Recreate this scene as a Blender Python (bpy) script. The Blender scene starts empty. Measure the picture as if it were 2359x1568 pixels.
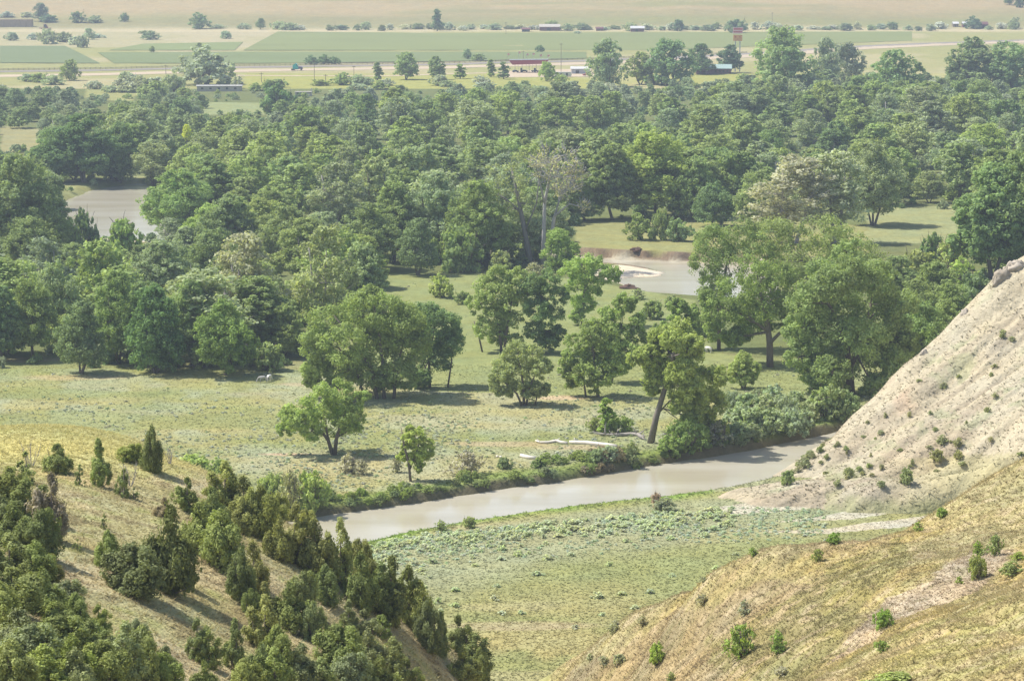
import bpy, math, random
import numpy as np

rng = np.random.default_rng(7)
R = random.Random(11)
S = bpy.context.scene
COL = S.collection

# ------------------------------------------------------------------ camera geometry
F, CX, CY, HC = 6400.0, 1179.0, 784.0, 98.0
TH = math.atan((784 + 166) / 6400.0)
CT, ST = math.cos(TH), math.sin(TH)


def ray(px, py):
    u, v = (px - CX), (CY - py)
    return np.array([u, F * CT + v * ST, -F * ST + v * CT]) / F


def at(px, py, z=0.0):
    d = ray(px, py)
    t = (z - HC) / d[2]
    return np.array([d[0] * t, d[1] * t, z])


def atY(px, py, Y):
    d = ray(px, py)
    t = Y / d[1]
    return np.array([d[0] * t, Y, HC + d[2] * t])


def proj(X, Y, Z):
    dz = Z - HC
    dep = Y * CT - dz * ST
    up = Y * ST + dz * CT
    return CX + F * X / dep, CY - F * up / dep, dep


# ------------------------------------------------------------------ numpy noise
def _hash(ix, iy, seed):
    n = (ix.astype(np.int64) * 374761393 + iy.astype(np.int64) * 668265263 + seed * 1442695041) & 0x7FFFFFFF
    n = ((n ^ (n >> 13)) * 1274126177) & 0x7FFFFFFF
    n = n ^ (n >> 16)
    return (n & 0xFFFFF) / float(0xFFFFF)


def vnoise(x, y, seed=0):
    x = np.asarray(x, float); y = np.asarray(y, float)
    ix, iy = np.floor(x), np.floor(y)
    fx, fy = x - ix, y - iy
    fx = fx * fx * (3 - 2 * fx); fy = fy * fy * (3 - 2 * fy)
    a = _hash(ix, iy, seed); b = _hash(ix + 1, iy, seed)
    c = _hash(ix, iy + 1, seed); d = _hash(ix + 1, iy + 1, seed)
    return a + (b - a) * fx + (c - a) * fy + (a - b - c + d) * fx * fy


def fbm(x, y, seed=0, o=4):
    s, a, t = 0.0, 1.0, 0.0
    for k in range(o):
        s = s + a * vnoise(x * 2 ** k, y * 2 ** k, seed + k * 17)
        t += a; a *= 0.5
    return s / t


def sst(a, b, x):
    t = np.clip((x - a) / (b - a), 0, 1)
    return t * t * (3 - 2 * t)


def inpoly(x, y, poly):
    r = np.zeros(np.shape(x), bool)
    n = len(poly)
    for i in range(n):
        x1, y1 = poly[i]; x2, y2 = poly[(i + 1) % n]
        if y1 == y2:
            continue
        c = ((y1 > y) != (y2 > y)) & (x < (x2 - x1) * (y - y1) / (y2 - y1) + x1)
        r ^= c
    return r


def sdf(x, y, poly):
    d = np.full(np.shape(x), 1e9)
    n = len(poly)
    for i in range(n):
        ax, ay = poly[i]; bx, by = poly[(i + 1) % n]
        ex, ey = bx - ax, by - ay
        t = np.clip(((x - ax) * ex + (y - ay) * ey) / (ex * ex + ey * ey + 1e-9), 0, 1)
        d = np.minimum(d, (x - ax - t * ex) ** 2 + (y - ay - t * ey) ** 2)
    d = np.sqrt(d)
    return np.where(inpoly(x, y, poly), -d, d)


# ------------------------------------------------------------------ mesh helpers
def mesh_np(name, V, Fc, mat=None, tone=None, col=None, smooth=False):
    me = bpy.data.meshes.new(name)
    V = np.asarray(V, np.float32); Fc = np.asarray(Fc, np.int32)
    k = Fc.shape[1]
    me.vertices.add(len(V)); me.vertices.foreach_set('co', V.ravel())
    me.loops.add(Fc.size); me.loops.foreach_set('vertex_index', Fc.ravel())
    me.polygons.add(len(Fc))
    me.polygons.foreach_set('loop_start', np.arange(0, Fc.size, k, dtype=np.int32))
    me.polygons.foreach_set('loop_total', np.full(len(Fc), k, np.int32))
    if smooth:
        me.polygons.foreach_set('use_smooth', np.ones(len(Fc), bool))
    me.update(calc_edges=True)
    if tone is not None:
        a = me.attributes.new('tone', 'FLOAT', 'POINT'); a.data.foreach_set('value', np.asarray(tone, np.float32))
    if col is not None:
        c4 = np.ones((len(V), 4), np.float32); c4[:, :3] = col
        a = me.attributes.new('tint', 'FLOAT_COLOR', 'POINT'); a.data.foreach_set('color', c4.ravel())
    if mat:
        me.materials.append(mat)
    return me


def link(name, me, parent=None, loc=None):
    o = bpy.data.objects.new(name, me); COL.objects.link(o)
    if parent is not None:
        o.parent = parent
    if loc is not None:
        o.location = loc
    return o


def empty(name, loc, rz=0.0):
    o = bpy.data.objects.new(name, None); COL.objects.link(o)
    o.location = loc; o.rotation_euler = (0, 0, rz); o.empty_display_size = 0.5
    return o


def tag(o, label, cat, group=None):
    o['label'] = label; o['category'] = cat
    if group:
        o['group'] = group
    return o


def struct(o):
    o['kind'] = 'structure'; return o


def stuff(o, label=None, cat=None):
    o['kind'] = 'stuff'
    if label:
        o['label'] = label
    if cat:
        o['category'] = cat
    return o


class MB:
    """collects quads/tris into one mesh"""
    def __init__(s):
        s.v = []; s.f = []

    def box(s, x0, x1, y0, y1, z0, z1, tx=0.0, ty=0.0):
        b = len(s.v)
        s.v += [(x0, y0, z0), (x1, y0, z0), (x1, y1, z0), (x0, y1, z0),
                (x0 + tx, y0 + ty, z1), (x1 - tx, y0 + ty, z1), (x1 - tx, y1 - ty, z1), (x0 + tx, y1 - ty, z1)]
        s.f += [[b + i for i in q] for q in ((3, 2, 1, 0), (4, 5, 6, 7), (0, 1, 5, 4), (1, 2, 6, 5), (2, 3, 7, 6), (3, 0, 4, 7))]
        return s

    def prism(s, prof, a0, a1, axis='x'):
        """closed 2-D profile extruded along x or y"""
        b = len(s.v); n = len(prof)
        for a in (a0, a1):
            for p, q in prof:
                s.v.append((a, p, q) if axis == 'x' else (p, a, q))
        s.f.append([b + i for i in range(n)][::-1]); s.f.append([b + n + i for i in range(n)])
        for i in range(n):
            j = (i + 1) % n
            s.f.append([b + i, b + j, b + n + j, b + n + i])
        return s

    def tube(s, pts, rs, k=8, caps=True):
        pts = [np.array(p, float) for p in pts]; b = len(s.v)
        for i, p in enumerate(pts):
            t = pts[min(i + 1, len(pts) - 1)] - pts[max(i - 1, 0)]
            t = t / (np.linalg.norm(t) + 1e-9)
            a = np.cross(t, (0.31, 0.11, 0.94) if abs(t[2]) < 0.9 else (1, 0, 0)); a /= np.linalg.norm(a)
            c = np.cross(t, a)
            for j in range(k):
                an = 2 * math.pi * j / k
                s.v.append(tuple(p + rs[i] * (math.cos(an) * a + math.sin(an) * c)))
        for i in range(len(pts) - 1):
            for j in range(k):
                j2 = (j + 1) % k
                s.f.append([b + i * k + j, b + i * k + j2, b + (i + 1) * k + j2, b + (i + 1) * k + j])
        if caps:
            s.f.append([b + j for j in range(k)][::-1])
            s.f.append([b + (len(pts) - 1) * k + j for j in range(k)])
        return s

    def build(s, name, mat, parent=None, smooth=False):
        me = bpy.data.meshes.new(name); me.from_pydata(s.v, [], s.f); me.materials.append(mat)
        if smooth:
            for p in me.polygons:
                p.use_smooth = True
        me.update()
        return link(name, me, parent)


# ------------------------------------------------------------------ materials
def new_mat(name):
    m = bpy.data.materials.new(name); m.use_nodes = True
    nt = m.node_tree; nt.nodes.clear()
    out = nt.nodes.new('ShaderNodeOutputMaterial')
    return m, nt, out


def N(nt, t, **kw):
    n = nt.nodes.new(t)
    for k, v in kw.items():
        setattr(n, k, v)
    return n


def paint(name, rgb, rough=0.6, spec=0.3, var=0.12, scale=2.0, metal=0.0):
    m, nt, out = new_mat(name)
    b = N(nt, 'ShaderNodeBsdfPrincipled')
    b.inputs['Roughness'].default_value = rough; b.inputs['Metallic'].default_value = metal
    b.inputs['Specular IOR Level'].default_value = spec
    tc = N(nt, 'ShaderNodeTexCoord'); nz = N(nt, 'ShaderNodeTexNoise')
    nz.inputs['Scale'].default_value = scale; nz.inputs['Detail'].default_value = 4
    nt.links.new(tc.outputs['Object'], nz.inputs['Vector'])
    mr = N(nt, 'ShaderNodeMapRange'); mr.inputs['To Min'].default_value = 1 - var; mr.inputs['To Max'].default_value = 1 + var
    nt.links.new(nz.outputs['Fac'], mr.inputs['Value'])
    mx = N(nt, 'ShaderNodeVectorMath', operation='SCALE'); mx.inputs[0].default_value = rgb
    nt.links.new(mr.outputs[0], mx.inputs['Scale'])
    nt.links.new(mx.outputs[0], b.inputs['Base Color'])
    nt.links.new(b.outputs[0], out.inputs[0])
    return m


def foliage_mat(name='foliage', trans=0.35, yel=0.35):
    m, nt, out = new_mat(name)
    oi = N(nt, 'ShaderNodeObjectInfo'); at_ = N(nt, 'ShaderNodeAttribute', attribute_name='tone')
    mr = N(nt, 'ShaderNodeMapRange'); mr.inputs['To Min'].default_value = 0.68; mr.inputs['To Max'].default_value = 1.32
    nt.links.new(at_.outputs['Fac'], mr.inputs['Value'])
    sc = N(nt, 'ShaderNodeVectorMath', operation='SCALE')
    nt.links.new(oi.outputs['Color'], sc.inputs[0]); nt.links.new(mr.outputs[0], sc.inputs['Scale'])
    d = N(nt, 'ShaderNodeBsdfDiffuse'); nt.links.new(sc.outputs[0], d.inputs['Color'])
    tcol = N(nt, 'ShaderNodeVectorMath', operation='MULTIPLY'); tcol.inputs[1].default_value = (1.25, 1.25, 0.65)
    nt.links.new(sc.outputs[0], tcol.inputs[0])
    t = N(nt, 'ShaderNodeBsdfTranslucent'); nt.links.new(tcol.outputs[0], t.inputs['Color'])
    mix = N(nt, 'ShaderNodeMixShader'); mix.inputs[0].default_value = trans
    nt.links.new(d.outputs[0], mix.inputs[1]); nt.links.new(t.outputs[0], mix.inputs[2])
    nt.links.new(mix.outputs[0], out.inputs[0])
    return m


def bark_mat():
    m, nt, out = new_mat('bark')
    oi = N(nt, 'ShaderNodeObjectInfo')
    tc = N(nt, 'ShaderNodeTexCoord'); mp = N(nt, 'ShaderNodeMapping'); mp.inputs['Scale'].default_value = (3, 3, 0.5)
    nz = N(nt, 'ShaderNodeTexNoise'); nz.inputs['Scale'].default_value = 2.0; nz.inputs['Detail'].default_value = 5
    nt.links.new(tc.outputs['Object'], mp.inputs[0]); nt.links.new(mp.outputs[0], nz.inputs['Vector'])
    mr = N(nt, 'ShaderNodeMapRange'); mr.inputs['To Min'].default_value = 0.55; mr.inputs['To Max'].default_value = 1.45
    nt.links.new(nz.outputs['Fac'], mr.inputs['Value'])
    sc = N(nt, 'ShaderNodeVectorMath', operation='SCALE')
    nt.links.new(oi.outputs['Color'], sc.inputs[0]); nt.links.new(mr.outputs[0], sc.inputs['Scale'])
    d = N(nt, 'ShaderNodeBsdfDiffuse'); nt.links.new(sc.outputs[0], d.inputs['Color'])
    nt.links.new(d.outputs[0], out.inputs[0])
    return m


def terrain_mat(name, scales=(0.25, 1.2, 6.0), amp=(0.5, 0.55, 0.5), bump=0.5, bscale=2.5, stretch=(1, 1, 1), hue=((1.05, 1.0, 0.88), (0.97, 1.0, 1.0))):
    """tint attribute broken up by several noises and roughened by bump"""
    m, nt, out = new_mat(name)
    a = N(nt, 'ShaderNodeAttribute', attribute_name='tint')
    g = N(nt, 'ShaderNodeNewGeometry')
    mp = N(nt, 'ShaderNodeMapping'); mp.inputs['Scale'].default_value = stretch
    nt.links.new(g.outputs['Position'], mp.inputs[0])
    cur = a.outputs['Color']
    for i, (s, w) in enumerate(zip(scales, amp)):
        nz = N(nt, 'ShaderNodeTexNoise'); nz.inputs['Scale'].default_value = s; nz.inputs['Detail'].default_value = 5
        nz.inputs['Roughness'].default_value = 0.6
        nt.links.new(mp.outputs[0], nz.inputs['Vector'])
        mr = N(nt, 'ShaderNodeMapRange'); mr.inputs['From Min'].default_value = 0.25; mr.inputs['From Max'].default_value = 0.75
        mr.inputs['To Min'].default_value = 1 - w; mr.inputs['To Max'].default_value = 1 + w
        nt.links.new(nz.outputs['Fac'], mr.inputs['Value'])
        sc = N(nt, 'ShaderNodeVectorMath', operation='SCALE')
        nt.links.new(cur, sc.inputs[0]); nt.links.new(mr.outputs[0], sc.inputs['Scale'])
        cur = sc.outputs[0]
    nz = N(nt, 'ShaderNodeTexNoise'); nz.inputs['Scale'].default_value = 0.09; nz.inputs['Detail'].default_value = 6
    nt.links.new(g.outputs['Position'], nz.inputs['Vector'])
    cr = N(nt, 'ShaderNodeValToRGB')
    cr.color_ramp.elements[0].position = 0.35; cr.color_ramp.elements[0].color = (*hue[0], 1)
    cr.color_ramp.elements[1].position = 0.65; cr.color_ramp.elements[1].color = (*hue[1], 1)
    nt.links.new(nz.outputs['Fac'], cr.inputs[0])
    ml = N(nt, 'ShaderNodeVectorMath', operation='MULTIPLY')
    nt.links.new(cur, ml.inputs[0]); nt.links.new(cr.outputs[0], ml.inputs[1])
    d = N(nt, 'ShaderNodeBsdfDiffuse'); nt.links.new(ml.outputs[0], d.inputs['Color'])
    nb = N(nt, 'ShaderNodeTexNoise'); nb.inputs['Scale'].default_value = bscale; nb.inputs['Detail'].default_value = 6
    nt.links.new(mp.outputs[0], nb.inputs['Vector'])
    bp = N(nt, 'ShaderNodeBump'); bp.inputs['Strength'].default_value = bump; bp.inputs['Distance'].default_value = 0.4
    nt.links.new(nb.outputs['Fac'], bp.inputs['Height']); nt.links.new(bp.outputs[0], d.inputs['Normal'])
    nt.links.new(d.outputs[0], out.inputs[0])
    return m


def tint_mat(name, trans=0.2, up=False):
    """plain tint attribute times tone: for grass tufts"""
    m, nt, out = new_mat(name)
    a = N(nt, 'ShaderNodeAttribute', attribute_name='tint')
    d = N(nt, 'ShaderNodeBsdfDiffuse'); t = N(nt, 'ShaderNodeBsdfTranslucent')
    nt.links.new(a.outputs['Color'], d.inputs['Color']); nt.links.new(a.outputs['Color'], t.inputs['Color'])
    if up:
        g = N(nt, 'ShaderNodeNewGeometry'); va = N(nt, 'ShaderNodeVectorMath', operation='MULTIPLY_ADD')
        va.inputs[1].default_value = (.35, .35, .35); va.inputs[2].default_value = (0, 0, 1)
        nt.links.new(g.outputs['Normal'], va.inputs[0]); vn = N(nt, 'ShaderNodeVectorMath', operation='NORMALIZE')
        nt.links.new(va.outputs[0], vn.inputs[0]); nt.links.new(vn.outputs[0], d.inputs['Normal'])
    mix = N(nt, 'ShaderNodeMixShader'); mix.inputs[0].default_value = trans
    nt.links.new(d.outputs[0], mix.inputs[1]); nt.links.new(t.outputs[0], mix.inputs[2])
    nt.links.new(mix.outputs[0], out.inputs[0])
    return m


def water_mat():
    m, nt, out = new_mat('muddy_water')
    b = N(nt, 'ShaderNodeBsdfPrincipled')
    b.inputs['Roughness'].default_value = 0.17; b.inputs['IOR'].default_value = 1.33
    g = N(nt, 'ShaderNodeNewGeometry')
    mp = N(nt, 'ShaderNodeMapping'); mp.inputs['Scale'].default_value = (0.022, 0.085, 1); mp.inputs['Rotation'].default_value = (0, 0, -0.55)
    nt.links.new(g.outputs['Position'], mp.inputs[0])
    nz = N(nt, 'ShaderNodeTexNoise'); nz.inputs['Scale'].default_value = 1.0; nz.inputs['Detail'].default_value = 4
    nt.links.new(mp.outputs[0], nz.inputs['Vector'])
    cr = N(nt, 'ShaderNodeValToRGB')
    cr.color_ramp.elements[0].position = 0.35; cr.color_ramp.elements[0].color = (0.40, 0.36, 0.255, 1)
    cr.color_ramp.elements[1].position = 0.65; cr.color_ramp.elements[1].color = (0.49, 0.455, 0.36, 1)
    nt.links.new(nz.outputs['Fac'], cr.inputs[0]); nt.links.new(cr.outputs[0], b.inputs['Base Color'])
    n2 = N(nt, 'ShaderNodeTexNoise'); n2.inputs['Scale'].default_value = 1.3; n2.inputs['Detail'].default_value = 3
    mp2 = N(nt, 'ShaderNodeMapping'); mp2.inputs['Scale'].default_value = (1.0, 0.45, 1)
    nt.links.new(g.outputs['Position'], mp2.inputs[0]); nt.links.new(mp2.outputs[0], n2.inputs['Vector'])
    bp = N(nt, 'ShaderNodeBump'); bp.inputs['Strength'].default_value = 0.10; bp.inputs['Distance'].default_value = 0.12
    nt.links.new(n2.outputs['Fac'], bp.inputs['Height']); nt.links.new(bp.outputs[0], b.inputs['Normal'])
    nt.links.new(b.outputs[0], out.inputs[0])
    return m


M_LEAF = foliage_mat('foliage', 0.40)
M_JUN = foliage_mat('juniper_foliage', 0.30)
M_BARK = bark_mat()
M_WATER = water_mat()
M_TUFT = tint_mat('grass_blades', 0.35)
M_MASS = tint_mat('leaf_mass', 0.36)

# ------------------------------------------------------------------ terrain: polygons in photo pixels
WZ = -1.8
NEAR = [(380, 1240), (600, 1222), (700, 1200), (760, 1190), (870, 1175), (1000, 1155), (1150, 1131), (1300, 1112), (1450, 1086), (1600, 1060),
        (1720, 1042), (1800, 1026), (1870, 1011), (1905, 1003), (2000, 985), (2150, 955), (2358, 915), (2400, 960), (2200, 990), (2000, 1008), (1905, 1020),
        (1890, 1022), (1862, 1040), (1820, 1068), (1760, 1098), (1700, 1115), (1620, 1131), (1550, 1142), (1450, 1152), (1350, 1165), (1200, 1182),
        (1100, 1197), (1000, 1214), (900, 1230), (820, 1250), (700, 1285), (600, 1310), (380, 1330)]
BACK = [(100, 500), (176, 460), (230, 440), (310, 425), (350, 440), (352, 490), (420, 545), (560, 560), (860, 560), (1000, 567), (1200, 580), (1335, 592),
        (1450, 598), (1600, 604), (1760, 612), (1760, 692), (1600, 685), (1540, 680), (1490, 668), (1462, 654), (1440, 640), (1520, 637), (1530, 628),
        (1490, 617), (1440, 609), (1400, 606), (1335, 604), (1200, 594), (1000, 586), (860, 584), (560, 590), (330, 556), (240, 548), (150, 562), (100, 560)]
SAND = [(1380, 604), (1440, 608), (1492, 616), (1534, 628), (1520, 638), (1440, 642), (1370, 640)]
SANDW = [tuple(at(*p, WZ)[:2]) for p in SAND]
NEARW = [tuple(at(*p, WZ)[:2]) for p in NEAR]
BACKW = [tuple(at(*p, WZ)[:2]) for p in BACK]


def river_sdf(X, Y):
    s = np.full(np.shape(X), 60.0)
    m = (Y > 370) & (Y < 640)
    if np.any(m):
        s[m] = np.minimum(s[m], sdf(X[m], Y[m], NEARW))
    m = (Y > 640) & (Y < 1130)
    if np.any(m):
        s[m] = np.minimum(s[m], sdf(X[m], Y[m], BACKW))
    return s


# the middle of the near reach, to tell the far bank from the near one
_mx = np.array([at(p[0], p[1], 0)[0] for p in ((400, 1285), (760, 1230), (1000, 1185), (1300, 1140), (1600, 1095), (1800, 1045), (1905, 1012), (2100, 980))])
_my = np.array([at(p[0], p[1], 0)[1] for p in ((400, 1285), (760, 1230), (1000, 1185), (1300, 1140), (1600, 1095), (1800, 1045), (1905, 1012), (2100, 980))])


def ground_z(X, Y):
    X = np.atleast_1d(np.asarray(X, float)); Y = np.atleast_1d(np.asarray(Y, float))
    z = 0.5 * (fbm(X / 40, Y / 60, 3, 3) - 0.5) + 0.22 * (fbm(X / 6, Y / 6, 5, 3) - 0.5)
    z *= sst(100, 400, Y)
    s = river_sdf(X, Y)
    s = s + 1.6 * (fbm(X / 5, Y / 5, 21, 3) - 0.5) + 2.0 * (fbm(X / 18, Y / 18, 22, 2) - 0.5)
    far = (Y > np.interp(X, _mx, _my)) & (Y < 640)
    back = Y > 640
    wid = np.where(far, 3.0, 7.0)
    # mid reach: a tall cut bank on the far side
    midY = np.interp(X, [-60, -24, 3, 21, 55, 77], [869, 861, 849, 837, 824.5, 816])
    cut = back & (Y > midY) & (X > -30)
    s = np.where(cut, s + 4.5 * (fbm(X / 5.5, Y / 9, 23, 3) - 0.5), s)
    wid = np.where(cut, 0.8 + 2.4 * sst(.45, .7, fbm(X / 8, Y / 30, 24, 2)), wid); wid = np.where(back & ~cut, 9.0, wid)
    hi = np.where(cut, 0.9 * sst(75, 20, s), 0.0)
    prof = sst(0, 1, s / wid)
    z = (z + hi) * prof + (WZ - 1.2) * (1 - prof)
    # slope of slumped earth at the cut bank's foot
    z = np.where(cut & (s > -4) & (s < 0.8), np.maximum(z, WZ - 0.5 + 1.6 * sst(-3.5, 0.8, s) * fbm(X / 4, Y / 4, 31, 3) * 1.4), z)
    m = (Y > 770) & (Y < 850) & (X > 10) & (X < 70)
    if np.any(m):
        q = sdf(X[m], Y[m], SANDW)
        z[m] = np.where(q < 5, np.where(q < 0, np.maximum(z[m], WZ + .08 + .4 * sst(0, -7, q)) if True else 0, np.minimum(z[m], np.maximum(z[m], WZ - .5))), z[m])
        z[m] = np.where(q < 0, np.minimum(z[m], WZ + .08 + .4 * sst(0, -7, q)), z[m])
    # far hillside
    t = Y - 2690 - 120 * (fbm(X / 260, Y / 900, 9, 3) - 0.5)
    hz = 0.095 * np.where(t > 0, t * t / (t + 90), 0) + sst(0, 300, t) * 9 * (fbm(X / 120, Y / 160, 13, 4) - 0.5)
    return z + hz


rows = np.concatenate([np.linspace(40, 330, 50, False), np.linspace(330, 900, 860, False), np.geomspace(900, 1800, 330, False), np.geomspace(1800, 3500, 260)])
us = np.linspace(-0.27, 0.27, 470)
GY, GU = np.meshgrid(rows, us, indexing='ij')
GX = GU * (GY + 150)
GZ = ground_z(GX.ravel(), GY.ravel()).reshape(GX.shape)
PX, PY, _ = proj(GX, GY, 0.0)
SD = river_sdf(GX.ravel(), GY.ravel()).reshape(GX.shape)


def C(*a):
    return np.array(a, float)


# ground colours: what grows or lies there
def ground_colour(X, Y, px, py, s):
    n1 = fbm(X / 30, Y / 45, 41, 4); n2 = fbm(X / 9, Y / 14, 47, 4); n3 = fbm(X / 90, Y / 150, 53, 3)
    sh = np.shape(X) + (3,)
    col = np.empty(sh)
    green, dry, pale = C(0.27, 0.28, 0.12), C(0.36, 0.315, 0.155), C(0.43, 0.37, 0.25)

    def mix(c, w):
        w = np.clip(w, 0, 1)[..., None]
        col[:] = col * (1 - w) + c * w
    col[:] = green
    mix(dry, sst(0.45, 0.72, n1) * 0.6)
    mix(C(0.315, 0.335, 0.215), sst(0.42, 0.6, n2) * 0.65 * (py > 850) * (py < 1130))
    n5 = fbm(X / 55, Y / 22, 59, 4)
    mix(C(0.215, 0.245, 0.09), sst(0.52, 0.66, n5) * 0.55 * (py > 850))
    mix(C(0.40, 0.36, 0.215), sst(0.40, 0.30, n5) * 0.45 * (py > 850))
    # lower meadow: greener by the fans, drier towards the bottom
    mix(C(0.265, 0.28, 0.125), sst(1215, 1300, py) * sst(1420, 1330, py) * 0.7)
    mix(C(0.375, 0.325, 0.155), sst(1330, 1480, py) * sst(0.32, 0.62, n2) * 0.8)
    # bare sandy scars in the meadow
    for (x, y, rx, ry, w) in ((660, 1046, 90, 4, .9), (1290, 917, 60, 5, .7), (1150, 1022, 150, 7, .45), (1330, 1030, 120, 8, .5), (1670, 825, 60, 14, .6), (900, 838, 60, 5, .6),
                              (60, 828, 90, 7, .5), (180, 870, 160, 8, .35), (1050, 1260, 90, 5, .35), (1200, 1440, 200, 12, .35), (1130, 1190, 10, 4, .3), (690, 885, 60, 5, .4)):
        e = ((px - x) / rx) ** 2 + ((py - y) / ry) ** 2 + 1.2 * (n2 - 0.5)
        mix(C(0.50, 0.37, 0.26), w * sst(1.1, 0.3, e))
    # forest floor
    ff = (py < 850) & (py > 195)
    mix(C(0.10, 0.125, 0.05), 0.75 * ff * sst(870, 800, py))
    # clearings inside the forest
    for poly, c in (([(890, 628), (1300, 640), (1600, 690), (1640, 810), (1900, 850), (2000, 930), (1000, 900), (700, 860)], C(0.235, 0.26, 0.11)),
                    ([(1320, 510), (1600, 500), (2000, 520), (2000, 600), (1330, 596)], C(0.27, 0.265, 0.115)),
                    ([(1990, 480), (2240, 478), (2300, 560), (2000, 565)], C(0.275, 0.285, 0.14)),
                    ([(0, 290), (95, 296), (90, 350), (0, 350)], C(0.29, 0.27, 0.14)),
                    ([(190, 178), (345, 190), (300, 235), (200, 225)], C(0.29, 0.29, 0.12)),
                    ([(430, 236), (720, 236), (770, 262), (440, 266)], C(0.26, 0.29, 0.14)),
                    ([(140, 425), (330, 405), (330, 440), (150, 470)], C(0.28, 0.28, 0.12))):
        mix(c * 1.0, 0.9 * inpoly(px + 14 * (n2 - .5), py + 6 * (n1 - .5), poly))
    # sand and mud by the back reaches
    nb = (py < 720) & (py > 400)
    mix(C(0.68, 0.58, 0.45), nb * inpoly(px, py, [(1380, 604), (1440, 608), (1492, 616), (1534, 628), (1520, 638), (1440, 642), (1370, 640)]))
    mix(C(0.62, 0.53, 0.41), nb * inpoly(px, py, [(1376, 599), (1450, 600), (1552, 618), (1552, 646), (1440, 648), (1376, 646)]))
    mix(C(0.64, 0.53, 0.41), nb * inpoly(px, py, [(225, 552), (240, 526), (300, 512), (380, 515), (390, 560)]))
    mix(C(0.20, 0.15, 0.105), nb * sst(4.0, 1.6, np.abs(s)) * (py < 606) * (px > 1320) * (0.6 + .8 * n2))
    mix(C(0.40, 0.35, 0.26), nb * sst(0.6, -0.6, s))
    # near river: rank green strip on the near bank, earth on the cut far bank
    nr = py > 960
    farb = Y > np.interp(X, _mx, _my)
    mix(C(0.20, 0.29, 0.06), nr * (~farb) * sst(11, 5, s + 6 * (n2 - .5)) * (px < 1640))
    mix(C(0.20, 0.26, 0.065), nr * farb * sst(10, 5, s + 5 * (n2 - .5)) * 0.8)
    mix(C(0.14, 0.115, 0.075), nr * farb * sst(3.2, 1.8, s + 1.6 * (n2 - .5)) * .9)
    mix(C(0.30, 0.25, 0.18), nr * sst(0.4, -0.6, s))
    # sage belt tint behind the near bank
    mix(C(0.30, 0.31, 0.185), nr * (~farb) * sst(9, 14, s) * sst(46, 30, s + 14 * (n2 - .5)) * 0.85 * (px < 2020))
    # pale silt fans at the bluff's foot
    for poly, w in (([(1620, 1172), (1760, 1150), (1900, 1140), (1980, 1130), (2000, 1150), (1850, 1172), (1700, 1182)], .85),
                    ([(1780, 1200), (1900, 1186), (2010, 1166), (2100, 1150), (2140, 1172), (1960, 1196)], .8),
                    ([(1740, 1222), (1900, 1216), (2100, 1192), (2210, 1170), (2220, 1196), (2060, 1216), (1900, 1228)], .9)):
        mix(C(0.50, 0.455, 0.36), w * inpoly(px + 30 * (n2 - .5), py + 10 * (n1 - .5), poly))
    # plain beyond the forest
    pl = py < 205
    mix(C(0.29, 0.285, 0.125), pl * 0.95)
    mix(C(0.31, 0.315, 0.09), pl * (py > 170) * (px > 560) * 0.7)
    mix(C(0.42, 0.36, 0.23), pl * sst(0.5, 0.7, n3) * 0.6)
    mix(C(0.40, 0.35, 0.23), (py < 110) * (px < 620) * (0.5 + .5 * n1) * 0.8)
    # hillside beyond: banded tan, pink and dull green
    hs = sst(74, 62, py + 6 * (n3 - .5) + np.where(px < 700, -10, 0) * 0)
    band = 0.5 + 0.5 * np.sin(py * 0.42 + 5 * fbm(X / 350, Y / 200, 61, 3) + px * 0.002)
    mix(C(0.255, 0.235, 0.115), hs)
    mix(C(0.235, 0.245, 0.105), hs * sst(0.5, 0.95, band) * 0.6)
    mix(C(0.36, 0.285, 0.16), hs * sst(30, 40, py + 8 * (n3 - .5)) * sst(62, 54, py) * sst(0.2, 0.5, fbm(X / 200, Y / 60, 67, 3)))
    mix(C(0.35, 0.285, 0.155), hs * sst(28, 36, py + 10 * (n3 - .5)) * sst(56, 44, py) * (px < 760) * .5)
    mix(C(0.50, 0.42, 0.27), (py < 74) * sst(66, 70, py) * 0.6)
    return col


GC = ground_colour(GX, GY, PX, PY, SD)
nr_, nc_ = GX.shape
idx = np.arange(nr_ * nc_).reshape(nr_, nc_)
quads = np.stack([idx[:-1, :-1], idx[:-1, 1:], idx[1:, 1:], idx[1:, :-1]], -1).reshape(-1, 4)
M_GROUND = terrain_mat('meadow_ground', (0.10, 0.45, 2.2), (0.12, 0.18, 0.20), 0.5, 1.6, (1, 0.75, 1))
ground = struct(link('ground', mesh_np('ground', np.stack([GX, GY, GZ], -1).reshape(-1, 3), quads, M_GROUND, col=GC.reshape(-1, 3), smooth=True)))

# water: one sheet lying in the carved channel
sq = np.minimum(np.minimum(SD[:-1, :-1], SD[1:, 1:]), np.minimum(SD[:-1, 1:], SD[1:, :-1])).ravel()
wq = quads[sq < 3.2]
used, inv = np.unique(wq, return_inverse=True)
WV = np.stack([GX.ravel()[used], GY.ravel()[used], np.full(len(used), WZ)], -1)
river = struct(link('river', mesh_np('river', WV, inv.reshape(-1, 4), M_WATER, smooth=True)))


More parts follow.
